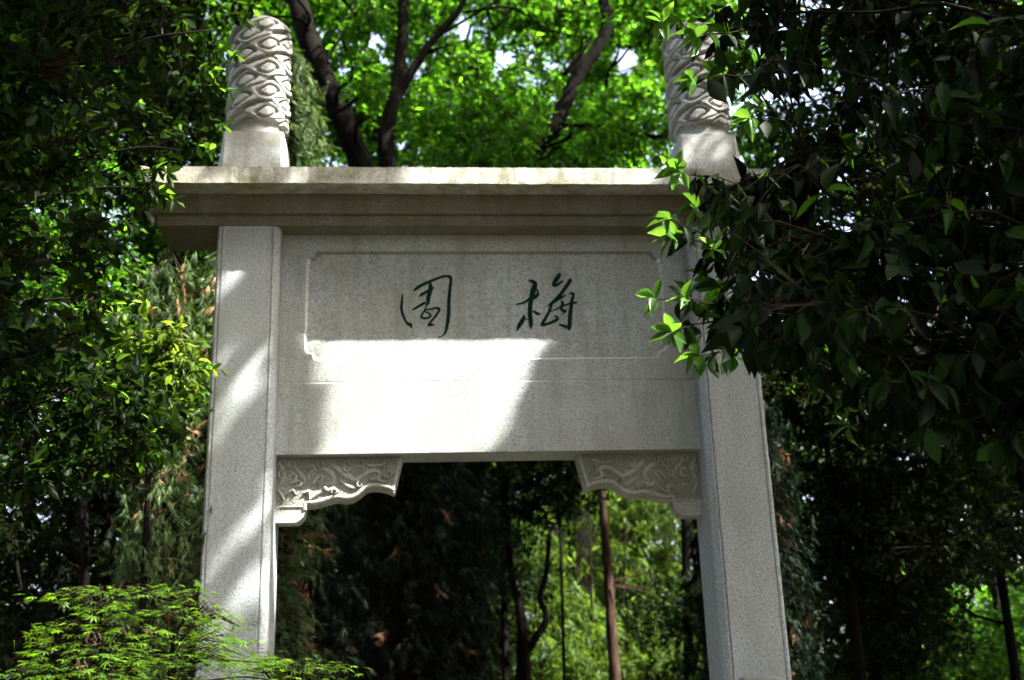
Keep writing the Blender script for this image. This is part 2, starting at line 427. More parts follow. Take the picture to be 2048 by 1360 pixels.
ph(-0.24, [(560, 325), (690, 325), (690, 372), (560, 372)], 0.45)
_GATE_PTS = np.array([(x, 0.0, z) for x in np.linspace(-1.44, 2.4, 24) for z in np.linspace(0.8, 7.1, 40)])
def hole(px, py, y, r):
    c = at(px, py, y); w = _GATE_PTS - c; d = np.linalg.norm(w - (w @ S)[:, None]*S, axis=1).min()
    r = min(r, d - 0.17)                                      # keep clear of the light that falls on the gate itself
    if r > 0.08: HOLES.append((c, r))
for px, py, y, r in [(1150, 1080, 12, 0.6), (1230, 1150, 12, .6), (1180, 1250, 12, 0.8), (1110, 1300, 12, .6), (1250, 1040, 12, 0.5), (1310, 1330, 13, 0.6),
                     (1228, 1290, 9.0, .28), (1228, 1200, 9.0, .2),
                     (280, 1220, -2.2, .35), (160, 1230, -2.2, .3), (400, 1230, -2.0, .35), (350, 1320, -2.2, .35), (560, 1345, -1.8, .35), (200, 1330, -2.2, .3),
                     (330, 690, 1.4, .4), (400, 760, 1.6, .35), (250, 680, 1.4, .3), (150, 560, 2.2, .35), (230, 350, 2.5, .35), (300, 400, 2.4, .3), (60, 620, 2.4, .3), (120, 200, 2.5, .25),
                     (385, 900, 1.9, .25), (390, 1010, 1.9, .22), (380, 1120, 1.9, .3), (400, 600, 2.0, .2), (330, 520, 2.0, .25), (570, 1180, 2.0, .25), (570, 1280, 2.0, .25), (440, 200, 1.7, .3), (660, 250, 1.8, .25), (590, 210, 1.7, .2),
                     (1340, 440, -2.75, .2), (1312, 598, -2.8, .22), (1362, 345, -2.7, .15), (1345, 664, -2.8, .12), (1330, 45, -2.9, .18), (1680, 800, -2.0, .22), (1690, 850, -1.9, .18), (1520, 220, -2.6, .15), (1560, 180, -2.6, .15),
                     (460, 60, -1.4, .2), (480, 110, -1.4, .16), (430, 250, -1.3, .16), (390, 310, -1.3, .14), (345, 395, -1.2, .2), (320, 360, -1.2, .15), (1090, 1200, 12, .5), (1320, 1220, 12, .5), (1140, 1350, 11, .6), (1060, 1340, 11, .5), (1390, 1340, 12, .5), (1180, 1000, 12, .5),
                     (250, 350, -1.2, .2), (300, 400, -1.1, .2), (280, 440, -1.0, .16), (120, 520, -1.4, .2), (170, 590, -1.3, .2), (90, 600, -1.5, .18), (210, 480, -1.2, .18), (320, 660, -.4, .25), (370, 720, -.4, .25), (300, 760, -.4, .25), (250, 690, -.5, .25), (330, 820, -.4, .2), (20, 800, -1.4, .15), (320, 480, 0.1, .26), (290, 560, 0.1, .26), (345, 620, -0.1, .26), (300, 700, -0.1, .26), (280, 800, 0.0, .22), (340, 820, -0.1, .24), (310, 920, -0.1, .26), (330, 1020, -0.1, .26), (280, 1080, 0.0, .2), (330, 1120, -0.1, .24), (310, 1180, -0.1, .2),
                     (350, 560, 1.6, .28), (395, 660, 1.5, .3), (400, 760, 1.5, .3), (370, 850, 1.5, .28), (390, 950, 1.4, .3), (385, 1060, 1.4, .3), (385, 1150, 1.4, .3), (330, 1100, 1.5, .25), (590, 1150, 1.4, .25), (600, 1250, 1.4, .25), (640, 200, 1.4, .3), (610, 150, 1.3, .3), (605, 260, 1.3, .25), (665, 300, 1.3, .25), (640, 320, 1.3, .2), (250, 720, 1.4, .3), (310, 660, 1.3, .3), (380, 720, 1.3, .3),
                     (110, 1200, -2.1, .22), (300, 1195, -2.0, .3), (420, 1210, -1.9, .25), (60, 1270, -2.2, .2), (450, 1300, -1.9, .25), (1960, 1260, 10, .7), (1900, 1180, 11, .4), (1700, 1080, 9, .3), (1470, 600, -1.8, 0.0)] + [(x, y, Y, .11) for x, y, Y in zip(rng.uniform(0, 430, 70), np.concatenate([rng.uniform(20, 260, 4), rng.uniform(260, 800, 66)]), rng.uniform(-2.2, 1.5, 70))] + [(x, y, Y, .085) for x, y, Y in zip(rng.uniform(20, 420, 70), rng.uniform(300, 820, 70), rng.uniform(-2.4, -0.8, 70))] + [(x, y, Y, .12) for x, y, Y in zip(rng.uniform(1500, 2040, 11), rng.uniform(100, 800, 11), rng.uniform(-3.2, -1.6, 11))]:
    if r > 0: hole(px, py, y, r*1.3)

# ------------------------------------------------------------------ ground
gb = Buf(); n = 41
gx = np.linspace(-120, 120, n); gv = [(x, y, -0.03 + (0 if abs(x) < 8 and abs(y) < 12 else rng.uniform(-.12, .12))) for y in gx for x in gx]
gb.add(gv, [(j*n+i, j*n+i+1, (j+1)*n+i+1, (j+1)*n+i) for j in range(n-1) for i in range(n-1)])
mg, nt, out = new_mat('leaf_litter')
tc = nt.nodes.new('ShaderNodeTexCoord'); p = nt.nodes.new('ShaderNodeBsdfPrincipled'); p.inputs['Roughness'].default_value = 0.95
r = ramp(nt, [(0.3, (0.02, 0.016, 0.01)), (0.52, (0.055, 0.045, 0.025)), (0.7, (0.05, 0.07, 0.02))]); nt.links.new(noise(nt, tc.outputs['Object'], 2.5, 10, 0.7), r.inputs[0])
nt.links.new(r.outputs[0], p.inputs['Base Color']); nt.links.new(p.outputs[0], out.inputs[0])
tag(gb.build('ground', mg), kind='structure')
pb = Buf(); pb.box((-1.3, -14, -0.02), (2.3, 14, 0.02))
tag(pb.build('path', stone_mat('paving', (0.22, 0.21, 0.19), 0.5, 0.3)), kind='structure')

# ------------------------------------------------------------------ the gate
CX = 0.4875
gate = thing('stone_gate', (CX, 0.2, 0), 'grey granite memorial gate with two cloud carved columns and green calligraphy on its panel', 'gate')
GB = (CX, 0.2, 0)

def prism(buf, prof, z0, z1):
    n = len(prof); v = [(x, y, z0) for x, y in prof] + [(x, y, z1) for x, y in prof]
    f = [(i, (i+1) % n, n + (i+1) % n, n + i) for i in range(n)]
    buf.add(v, f + [tuple(range(n-1, -1, -1)), tuple(range(n, 2*n))])

def mirror(pts): return [(2*CX - x, y) for x, y in pts][::-1]

# post: bevelled outer edge, fine groove, face, groove, wide inner chamfer
x0, x1 = -1.455, -1.008
prof = [(x0, 0.45), (x0, 0.016), (x0+0.014, 0.003), (x0+0.030, 0.003), (x0+0.033, 0.010), (x0+0.037, 0.010), (x0+0.040, 0.0),
        (x1-0.062, 0.0), (x1-0.058, 0.011), (x1-0.053, 0.011), (x1-0.049, 0.002), (x1-0.040, 0.003), (x1-0.006, 0.034), (x1, 0.045), (x1, 0.45)]
for pr in (prof, mirror(prof)):
    b = Buf(); prism(b, pr, 0.0, 5.219); b.build('post', M_POST, gate, GB)

# lower beam, with the eased top arris that shows as a pale seam
b = Buf(); bx0, bx1 = x1 + 0.001, 2*CX - x1 - 0.001
pr = [(0.153, 3.556), (0.153, 4.066), (0.172, 4.086), (0.43, 4.086), (0.43, 3.552)]
n = len(pr); b.add([(bx0, y, z) for y, z in pr] + [(bx1, y, z) for y, z in pr],
                   [(i, n+i, n+(i+1) % n, (i+1) % n) for i in range(n)] + [tuple(range(n)), tuple(range(2*n-1, n-1, -1))])
b.build('lintel_beam', M_PANEL, gate, GB)

# inscription panel with a recessed field that has notched corners
L, Rr, B, T = -0.832, 1.807, 4.242, 5.09
def corner(cx, cz, sx, sz):
    # quarter notch: runs from the horizontal edge to the vertical edge
    loc = [(0.105, 0.0), (0.075, -0.004), (0.060, -0.020), (0.058, -0.042), (0.045, -0.052), (0.022, -0.056), (0.006, -0.070), (0.0, -0.100)]
    return [(cx + sx*a, cz + sz*c) for a, c in loc]
tl = corner(L, T, 1, 1); tr = corner(Rr, T, -1, 1); br_ = corner(Rr, B, -1, -1); bl = corner(L, B, 1, -1)
field = tl[::-1] + tr + br_[::-1] + bl           # clockwise
outer = [(bx0, 4.0865), (bx1, 4.0865), (bx1, 5.2195), (bx0, 5.2195)]
def poly_tris(loops): return tessellate_polygon([[Vector((p[0], p[1], 0)) for p in l] for l in loops])
b = Buf(); allp = outer + field; yf, yi = 0.167, 0.193
b.add([(x, yf, z) for x, z in allp], poly_tris([outer, field]))
m = len(field)
def inset(pts, d):
    cx = sum(p[0] for p in pts)/len(pts); cz = sum(p[1] for p in pts)/len(pts)
    return [(x - math.copysign(d, x-cx), z - math.copysign(d, z-cz)) for x, z in pts]
fin = inset(field, 0.016)
b.add([(x, yf, z) for x, z in field] + [(x, yi, z) for x, z in fin], [(i, (i+1) % m, m+(i+1) % m, m+i) for i in range(m)])
b_i0 = len(poly_tris([outer, field])); b_mid = [(field[i][1] + field[(i+1) % m][1])/2 for i in range(m)]
b.add([(x, yi, z) for x, z in fin], poly_tris([fin]))
b.add([(bx0, .43, 4.0865), (bx1, .43, 4.0865), (bx1, .43, 5.2195), (bx0, .43, 5.2195)], [(0, 1, 2, 3)])
o = b.build('inscription_panel', M_PANEL, gate, GB); o.data.materials.append(M_EDGE_SHADE); o.data.materials.append(M_EDGE_LIT)
for i in range(m): o.data.polygons[b_i0 + i].material_index = 1 if b_mid[i] > T - 0.06 else 2  # bevel shading put into the colour: dark along the top, pale elsewhere
bm = bmesh.new(); bm.from_mesh(o.data); bmesh.ops.remove_doubles(bm, verts=bm.verts, dist=1e-5); bmesh.ops.recalc_face_normals(bm, faces=bm.faces); bm.to_mesh(o.data); bm.free()
panel = o

# two painted characters: brush strokes traced as variable width ribbons cut 2 mm proud of the field
C1 = [[(215,490,20),(205,600,38),(195,720,45),(215,830,45),(260,940,40),(310,1005,48),(345,1010,60),(370,1080,10)],
 [(400,435,20),(440,405,50),(520,350,55),(640,295,50),(760,245,45),(880,200,42),(960,190,40),(1020,205,50),(1035,260,50),(1020,400,52),(1005,560,58),(1000,700,60),(995,850,60),(975,1000,55),(955,1100,45),(930,1160,40),(880,1210,15),(825,1228,20)],
 [(685,305,50),(685,400,75),(670,480,72),(650,560,70),(645,640,58),(620,680,30),(590,760,25),(545,840,36),(535,880,40),(580,905,40),(650,895,35),(690,860,35),(660,820,30),(590,790,22)],
 [(500,535,20),(540,500,50),(620,455,50),(700,410,50),(745,370,20)],
 [(380,760,22),(430,735,40),(520,680,45),(605,635,40)],
 [(600,765,25),(700,745,30),(790,730,40),(842,752,42),(800,830,38),(740,910,35),(690,970,35),(652,1018,36),(700,1015,45),(748,1008,22)]]
C2 = [[(425,280,20),(480,290,60),(540,330,80),(535,390,95),(510,470,100),(490,560,95),(470,640,85),(455,760,80),(455,900,80),(465,1020,78),(470,1100,60),(475,1168,12)],
 [(565,420,20),(600,490,40),(580,550,60),(530,590,60),(450,605,50),(390,650,45),(310,690,40),(190,715,22)],
 [(350,905,20),(340,960,70),(300,1030,80),(250,1110,70),(212,1205,16)], [(365,975,15),(425,985,20)],
 [(505,835,30),(550,855,50),(600,885,55),(642,885,15)],
 [(1000,150,50),(960,220,80),(900,310,80),(878,368,44),(930,370,45),(1000,320,45),(1055,280,26)],
 [(1165,250,55),(1178,290,70),(1100,400,65),(1010,530,65),(900,650,70),(765,748,18)],
 [(850,690,50),(810,820,50),(760,920,50),(700,1020,60),(668,1085,44),(740,1075,50),(850,1035,50),(935,992,58),(955,960,46),(900,915,28)],
 [(1112,538,20),(1000,600,50),(930,640,40)],
 [(1158,520,20),(1220,510,50),(1240,545,52),(1215,640,60),(1200,760,65),(1180,900,75),(1175,1030,75),(1165,1130,70),(1158,1190,18)],
 [(970,1070,20),(1040,1090,45),(1130,1130,60)],
 [(830,840,15),(930,800,25),(1050,740,30),(1170,700,35),(1290,680,40),(1312,685,12)],
 [(1010,650,30),(1045,690,50),(1025,760,50),(1030,810,50),(1090,835,50),(1112,825,20)], [(1100,845,30),(1018,897,10)]]
def ribbon(buf, pts3, w, y):
    """pts3: rows (x, z), w widths; a ribbon with 2 mm sides"""
    t = norm(np.gradient(pts3, axis=0)); nn = np.stack([-t[:, 1], t[:, 0]], 1)
    a = pts3 + nn*w[:, None]/2; c = pts3 - nn*w[:, None]/2; n = len(pts3)
    v = [(x, y, z) for x, z in a] + [(x, y, z) for x, z in c] + [(x, y+.0035, z) for x, z in a] + [(x, y+.0035, z) for x, z in c]
    f = []
    for i in range(n-1):
        f += [(i, n+i, n+i+1, i+1), (2*n+i, i, i+1, 2*n+i+1), (n+i, 3*n+i, 3*n+i+1, n+i+1)]
    f += [(0, 2*n, 3*n, n), (n-1, 2*n-1, 4*n-1, 3*n-1)]
    buf.add(v, f)
def character(strokes, ox, oy, s, lab):
    b = Buf()
    for i, st in enumerate(strokes):
        q = spline(st, 6); y = yi - 0.003 - 0.00025*i
        P = np.array([at(ox + r[0]/s, oy + r[1]/s, y) for r in q])
        ribbon(b, P[:, [0, 2]], np.maximum(q[:, 2]*1.12, 9)/s * 8.15/F_PX, y)
    o = b.build('character', M_INK, gate, GB); o['label'] = lab
character(C1, 780, 530, 8.5, 'dark green brushed character for garden')
character(C2, 1010, 530, 9.065, 'dark green brushed character for plum')

# cornice: lower fascia, cavetto moulding, capping slab; every course a mesh of its own
def course(name, ov, y0, y1, z0, z1, mat, bev=0.006, seg=40, rough=0.004):
    """a long stone course with slightly uneven arrises"""
    xa, xb = -1.885 - ov, 2*CX + 1.885 + ov; b = Buf()
    prof = [(y0, z0), (y0, z1), (y1, z1), (y1, z0)]
    xs = np.linspace(xa, xb, seg); v = []
    for k, x in enumerate(xs):
        for y, z in prof:
            v.append((x, y + (rng.normal(0, rough) if y == y0 else 0), z + (rng.normal(0, rough*0.6) if y == y0 else 0)))
    f = [tuple(range(4)), tuple(range(4*seg-1, 4*seg-5, -1))]
    for k in range(seg-1):
        for i in range(4):
            j = (i+1) % 4; f.append((k*4+i, (k+1)*4+i, (k+1)*4+j, k*4+j))
    b.add(v, f); o = b.build(name, mat, gate, GB)
    o.data.flip_normals()
    return o
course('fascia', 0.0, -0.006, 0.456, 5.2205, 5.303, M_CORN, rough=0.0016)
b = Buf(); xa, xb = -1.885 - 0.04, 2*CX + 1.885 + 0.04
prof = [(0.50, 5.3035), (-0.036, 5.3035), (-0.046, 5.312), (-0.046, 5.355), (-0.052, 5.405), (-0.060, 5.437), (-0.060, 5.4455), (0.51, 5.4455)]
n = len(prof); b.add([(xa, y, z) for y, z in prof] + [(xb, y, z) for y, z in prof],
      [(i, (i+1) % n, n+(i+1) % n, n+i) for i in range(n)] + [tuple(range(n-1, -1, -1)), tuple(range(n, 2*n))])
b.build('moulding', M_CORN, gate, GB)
course('capping_slab', 0.12, -0.24, 0.69, 5.446, 5.574, M_SLAB, rough=0.0018, seg=120)

# carved brackets under the beam (outline traced from the photograph's left one; mirrored for the right)
outl = [(544,913),(806,913),(789,986),(773,979),(755,976),(742,976),(731,979),(719,990),(704,999),(690,1001),(674,999),(663,1001),(652,1004),(640,1008),(625,1011),(611,1012),(609,1026),(606,1034),(600,1040),(592,1045),(544,1046)]
YB = 0.25
bo = [(at(px, py, YB)[0], at(px, py, YB)[2]) for px, py in outl]
bo = [(max(x, bx0), min(z, 3.5515)) for x, z in bo]; bo[0] = (bx0, 3.5515); bo[-1] = (bx0, bo[-1][1])
scrolls = [ # zoom-4 pixel traces of the raised scrollwork, width in the same pixels
 [(300,340,30),(330,400,46),(350,470,44),(330,520,30),(300,560,16)],
 [(450,340,16),(470,400,40),(500,430,46),(540,480,50),(560,530,36),(520,560,20)],
 [(400,480,26),(440,450,40),(470,480,42),(450,530,36),(400,540,22)],
 [(680,400,18),(640,420,30),(600,470,26),(610,520,24)],
 [(640,560,30),(680,500,42),(720,470,40),(745,500,34),(720,540,26),(690,530,14)],
 [(740,400,30),(800,420,60),(850,470,62),(860,530,44),(820,560,24)],
 [(860,370,50),(930,420,76),(1000,470,80),(1080,510,64),(1150,480,50),(1220,430,56),(1290,415,58),(1330,450,50),(1310,500,40),(1350,530,34),(1400,540,20)],
 [(920,520,20),(980,560,46),(1040,590,44),(1090,600,18)],
 [(1180,350,18),(1260,370,34),(1340,360,34),(1420,330,18)],
 [(290,610,20),(320,660,40),(350,720,16)],
 [(400,640,30),(440,620,40),(470,660,16)], [(550,650,22),(600,630,44),(615,680,36),(610,710,18)],
 [(640,700,18),(680,665,36),(730,640,26)], [(760,590,40),(800,620,46),(860,600,44),(905,640,18)],
 *[[(cx_ + r_*(1-t/9)*math.cos(a0 + sg*t*0.75), cy_ + r_*(1-t/9)*math.sin(a0 + sg*t*0.75), 24*(1 - t/11)) for t in range(8)] for cx_, cy_, r_, a0, sg in [(345, 450, 60, 2.0, 1), (620, 400, 50, 0.5, -1), (500, 560, 44, 3.5, 1), (1000, 350, 56, 1.0, 1), (1420, 450, 64, 4.0, -1), (1250, 480, 46, 0.0, 1), (1130, 350, 40, 2.5, -1), (870, 640, 36, 3.0, 1), (1390, 350, 40, 1.2, 1), (420, 370, 40, 5.0, -1), (730, 350, 44, 2.0, 1), (1130, 560, 38, 4.2, -1)]],
 [(1010,390,16),(960,400,44),(990,430,40),(1040,400,18)]]
def bracket(flip):
    fx = (lambda x: 2*CX - x) if flip else (lambda x: x)
    b = Buf(); pts = [(fx(x), z) for x, z in bo]; n = len(pts)
    yb = 0.40
    zf = bo[15][1]; upper = [(fx(x), z) for x, z in bo[:16]] + [(fx(bx0), zf)]; foot_p = [(fx(bx0), zf)] + [(fx(x), z) for x, z in bo[15:]]
    b.add([(x, YB, z) for x, z in upper], poly_tris([upper])); ng = len(b.f)
    b.add([(x, YB, z) for x, z in foot_p], poly_tris([foot_p]))
    b.add([(x, yb, z) for x, z in pts], poly_tris([pts]))
    for i in range(n):
        j = (i+1) % n; a, c = pts[i], pts[j]
        b.add([(a[0], YB, a[1]), (c[0], YB, c[1]), (c[0], yb, c[1]), (a[0], yb, a[1])], [(0, 1, 2, 3)])
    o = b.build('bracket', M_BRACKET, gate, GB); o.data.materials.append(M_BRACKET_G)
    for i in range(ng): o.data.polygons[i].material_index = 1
    bm = bmesh.new(); bm.from_mesh(o.data); bmesh.ops.remove_doubles(bm, verts=bm.verts, dist=1e-5); bmesh.ops.recalc_face_normals(bm, faces=bm.faces); bm.to_mesh(o.data); bm.free()
    # scroll relief and rim
    r = Buf()
    def roll(P, w, hgt):
        t = norm(np.gradient(P, axis=0)); nn = np.stack([-t[:, 1], t[:, 0]], 1); n = len(P); ring = []
        for s, hh in ((-1, -0.004), (-0.72, 0.75), (-0.25, 1), (0.25, 1), (0.72, 0.75), (1, -0.004)):
            q = P + nn*(w*0.5*s)[:, None]; ring.append([(fx(x), YB - (hh*hgt if hh > 0 else hh), z) for x, z in q])
        v = [p for rr_ in ring for p in rr_]; f = []
        for a in range(5):
            for i in range(n-1): f.append((a*n+i, (a+1)*n+i, (a+1)*n+i+1, a*n+i+1))
        f += [tuple(k*n for k in range(6)), tuple(k*n + n - 1 for k in range(5, -1, -1))]
        r.add(v, f)
    for k, sc in enumerate(scrolls):
        q = spline(sc, 5); P = np.array([at(500 + a[0]/5.12, 860 + a[1]/5.12, YB) for a in q])
        roll(P[:, [0, 2]], np.maximum(q[:, 2], 8)/5.12*8.25/F_PX*0.95, 0.012 + 0.0006*k)
    side = np.array([bo[2], bo[1]]) + np.array([[-0.014, 0.02], [-0.014, 0.0]])
    roll(np.linspace(side[0], side[1], 4), np.full(4, 0.026), 0.0105)
    rim = [(x, z) for x, z in bo[2:17]]; rim = np.array(rim) + np.array([[0.0, 0.022]])
    roll(spline(rim, 2), np.full(len(spline(rim, 2)), 0.03), 0.011)
    foot = np.array([(bo[-1][0]+.03, bo[15][1]-.004), (bo[15][0]-.01, bo[15][1]-.004)])
    roll(np.linspace(foot[0], foot[1], 4), np.full(4, 0.018), 0.009)
    relief = r.build('scroll_relief', M_BRACKET, o, GB, kind='stuff')
    relief.matrix_local = Matrix.Identity(4)
    bm = bmesh.new(); bm.from_mesh(relief.data); bmesh.ops.recalc_face_normals(bm, faces=bm.faces); bm.to_mesh(relief.data); bm.free()
    return o
bracket(False); bracket(True)

# plinths and cloud carved columns
def frustum_sq(buf, cx, cy, lv):
    v = []; f = []
    for z, hx, hy, ch in lv:
        v += [(cx-hx+ch, cy-hy, z), (cx+hx-ch, cy-hy, z), (cx+hx, cy-hy+ch, z), (cx+hx, cy+hy-ch, z), (cx+hx-ch, cy+hy, z), (cx-hx+ch, cy+hy, z), (cx-hx, cy+hy-ch, z), (cx-hx, cy-hy+ch, z)]
    for i in range(len(lv)-1):
        for k in range(8):
            k2 = (k+1) % 8; f.append((i*8+k, i*8+k2, (i+1)*8+k2, (i+1)*8+k))
    f += [tuple(range(7, -1, -1)), tuple((len(lv)-1)*8 + k for k in range(8))]
    buf.add(v, f)
def column_mesh(cx, cy, phase):
    NT, NZ = 230, 180; z0, z1 = 6.085, 7.055; R0 = 0.208
    th = np.linspace(0, 2*math.pi, NT, endpoint=False); zz = np.linspace(0, 1, NZ)
    TH, ZZ = np.meshgrid(th + phase, zz)
    H = z1 - z0; cells_t = 4; cell_h = 0.19
    uu = np.zeros(TH.shape); best = np.full(TH.shape, 9.0); tilt = np.zeros(TH.shape)
    rngc = np.random.default_rng(5)
    rows = int(H/cell_h*2) + 3
    for row in range(-1, rows):
        zc = row*cell_h/2
        for c in range(cells_t):
            jt, jz = rngc.normal(0, 0.16), rngc.normal(0, 0.018)
            tc_ = (c + 0.5*(row % 2) + jt*0.5)*2*math.pi/cells_t
            u = (TH - tc_ + math.pi) % (2*math.pi) - math.pi
            u = u/(math.pi/cells_t)                    # -1..1 inside a cell
            v = (ZZ*H - zc - jz)/(cell_h*0.5)
            v = v - 0.24*np.sin(u*math.pi)             # the bands swing into one another
            d = np.abs(u)**1.2*0.86 + np.abs(v)**1.6*0.86
            k = d < best; best = np.where(k, d, best); tilt = np.where(k, v, tilt); uu = np.where(k, u, uu)
    def sm(a, b_, x): t = np.clip((x-a)/(b_-a), 0, 1); return t*t*(3-2*t)
    h = (1 - sm(0.20, 0.32, best))*0.95 + sm(0.36, 0.48, best)*(1-sm(0.74, 0.92, best))*0.95 + sm(1.0, 1.12, best)*0.25
    h = h - 0.40*np.clip(tilt, -1, 1)*(best < 0.9)
    env = np.clip(np.minimum(ZZ/0.03, (1-ZZ)/0.10), 0, 1)
    r = R0 + (0.032*h)*env
    dome = np.where(ZZ > 0.90, np.sqrt(np.clip(1-((ZZ-0.90)/0.10)**2, 0, 1))*0.55 + 0.45, 1.0)
    dome = np.where(ZZ < 0.015, 0.94 + 0.06*ZZ/0.015, dome)
    r = r*dome
    z = z0 + ZZ*H
    v = np.stack([cx + r*np.cos(TH - phase), cy + r*np.sin(TH - phase), z], -1).reshape(-1, 3)
    f = [(j*NT+i, j*NT+(i+1) % NT, (j+1)*NT+(i+1) % NT, (j+1)*NT+i) for j in range(NZ-1) for i in range(NT)]
    f.append(tuple((NZ-1)*NT + i for i in range(NT))); f.append(tuple(range(NT-1, -1, -1)))
    return v, f
for sgn, phase in ((-1, 0.35), (1, 1.1)):
    cx = CX + sgn*1.7225
    b = Buf(); frustum_sq(b, cx, 0.225, [(5.5745, 0.262, 0.245, 0.05), (5.66, 0.256, 0.235, 0.045), (5.85, 0.236, 0.215, 0.03), (6.0, 0.222, 0.207, 0.016)])
    b.build('plinth', M_CARVE, gate, GB)
    b = Buf(); a = np.linspace(0, 2*math.pi, 48, endpoint=False); lv = [(6.0005, .205), (6.018, .200), (6.05, .196), (6.075, .198), (6.084, .206)]
    v = [(cx + r*math.cos(t), 0.22 + r*math.sin(t), z) for z, r in lv for t in a]
    b.add(v, [(i*48+k, i*48+(k+1) % 48, (i+1)*48+(k+1) % 48, (i+1)*48+k) for i in range(len(lv)-1) for k in range(48)])
    b.build('neck', M_CARVE, gate, GB, smooth=True)
    b = Buf(); v, f = column_mesh(cx, 0.22, phase); b.add(v, f); b.build('carved_column', M_CARVE, gate, GB, smooth=True)
    # clamping stone at the foot of the post, only its rounded top reaches into the frame
    px_ = CX + sgn*(1.7225 - 0.10*0); b = Buf()
    ang = np.linspace(0, math.pi, 13); dr = [(-0.30 - 0.18*math.cos(t)*1.0, 1.80 + 0.165*math.sin(t)) for t in ang]
    dr = [(-0.48, 0.0)] + [(y, z) for y, z in dr] + [(-0.004, 1.80), (-0.004, 0.0)]
    n = len(dr); b.add([(px_ - .13 - (0.08 if sgn > 0 else -.08), y, z) for y, z in dr] + [(px_ + .13 - (0.08 if sgn > 0 else -.08), y, z) for y, z in dr],
        [(i, (i+1) % n, n+(i+1) % n, n+i) for i in range(n)] + [tuple(range(n-1, -1, -1)), tuple(range(n, 2*n))])
    b.build('clamping_stone', M_CARVE, gate, GB, bevel=0.015)
# ------------------------------------------------------------------ foliage tools
def clump_points(c, r, n):
    v = norm(rng.normal(size=(n, 3))) * (rng.random((n, 1))**0.5)
    return np.asarray(c) + v*np.asarray(r)

def nearest(paths, q):
    """closest point on any of the skeleton paths (points below q are favoured)"""
    allp = np.vstack(paths); d = np.linalg.norm(allp - q, axis=1) + np.where(allp[:, 2] > q[2], 0.6, 0.0)
    return allp[np.argmin(d)]

CORRIDORS = [([(735, 350), (690, 250), (650, 160), (612, 60), (588, -60)], 40, 7.1), ([(776, 350), (772, 280), (785, 210), (800, 120), (806, 0)], 24, 8.1), ([(785, 215), (825, 140), (870, 75), (915, 25), (960, -60)], 16, 8.1), ([(1092, 295), (1128, 215), (1155, 150), (1195, 95), (1215, 40), (1190, -60)], 24, 9.1)]
def in_corridor(E):
    px, py, dz = project(E); r = np.zeros(len(E), bool)
    for pts, hw, ymax in CORRIDORS:
        for (ax, ay), (bx, by) in zip(pts, pts[1:]):
            L2 = (bx-ax)**2 + (by-ay)**2; t = np.clip(((px-ax)*(bx-ax) + (py-ay)*(by-ay))/L2, 0, 1)
            r |= (np.hypot(px-ax-t*(bx-ax), py-ay-t*(by-ay)) < hw) & (E[:, 1] < ymax) & (E[:, 1] > 3)
    return r & (rng.random(len(E)) < 0.95)
def cull(E, poly=None, holes=None, sunm=0.05, frame_out=False):
    keep = ~sun_gap(E, sunm) & ~in_corridor(E)
    px, py, dz = project(E)
    if frame_out: keep &= ~((dz > 0.2) & (px > -120) & (px < 2170) & (py > -160) & (py < 1500))
    if holes:
        for hx, hy, hr in holes: keep &= ~(((px-hx)**2 + (py-hy)**2) < hr*hr)
    return E[keep]

def tree(name, label, cat, base, trunk, bark, clumps, per, k, length, tpl, mat, group=None, limb_r=0.035, twig=0.35,
         spread=(35, 80), droop=0.2, jit=0.5, up=(0, 0, 1), out=0.7, singles=0, hi=None, holes=None, tint=(0.4, 0.2), limbs=True,
         along=0.2, extra_limbs=(), sides=9, twig_mat=None, part='foliage', leafname='leaf', down=0.0, frame_out=False, extra_sets=None, lenvar=0.25):
    root = thing(name, base, label, cat, group)
    paths = []; tb = Buf()
    for pts in trunk:
        q = spline(pts, 5); tb.tube(q[:, :3], q[:, 3], sides, 0.10); paths.append(q[:, :3])
    tb.build('trunk', bark, root, base, smooth=True)
    lb = Buf()
    for pts in extra_limbs:
        q = spline(pts, 4); lb.tube(q[:, :3], q[:, 3], 6, 0.1); paths.append(q[:, :3])
    sets = []; tw = Buf()
    for c, r, n in clumps:
        c = np.asarray(c, float)
        E = clump_points(c, r, int(n*per)); E = cull(E, holes=holes, frame_out=frame_out)
        if limbs:
            a = nearest(paths, c); w = wander(a, c, 5, 0.10, 0.04); L = len(w)
            lb.tube(w, np.linspace(limb_r, limb_r*0.25, L), 5, 0.1); paths.append(w)
            src = w[L//2:]
        else: src = c[None]
        if not len(E): continue
        near = src[np.argmin(np.linalg.norm(E[:, None] - src[None], axis=2), axis=1)]
        D = norm(norm(E - near)*out + rng.normal(0, 0.45, E.shape) + np.array([0, 0, -down]))
        st = 3 if c[1] > 5 or c[1] < -9 else 1; twig_lines(tw, (near + (E-near)*0.15)[::st], E[::st], 0.006, 0.0025)
        sets.append(whorls(E, D, k, length, spread, droop, jit, up, along=along, tint_mu=tint[0], tint_sd=tint[1], lenvar=lenvar)[:4])
    if extra_sets: sets += extra_sets
    if lb.n: lb.build('limbs', bark, root, base, smooth=True, kind='stuff')
    if tw.n: tw.build('twigs', twig_mat or M_TWIG, root, base, kind='stuff')
    if sets: add_leaves(root, base, part, tpl, sets, mat, singles, leafname, hi)
    return root

def tr(pts, y=None):
    """trunk rows (px, py, Y, radius) -> world rows"""
    return [tuple(at(px, py, Y)) + (r,) for px, py, Y, r in pts]

def poly_sample(poly, n, ylo, yhi):
    xs = [p[0] for p in poly]; ys = [p[1] for p in poly]; P = []
    while len(P) < n:
        m = 4*n; X = rng.uniform(min(xs), max(xs), m); Y = rng.uniform(min(ys), max(ys), m); ok = in_poly(X, Y, poly)
        for x, y in zip(X[ok], Y[ok]): P.append((x, y, rng.uniform(ylo, yhi)))
    return np.array(P[:n])

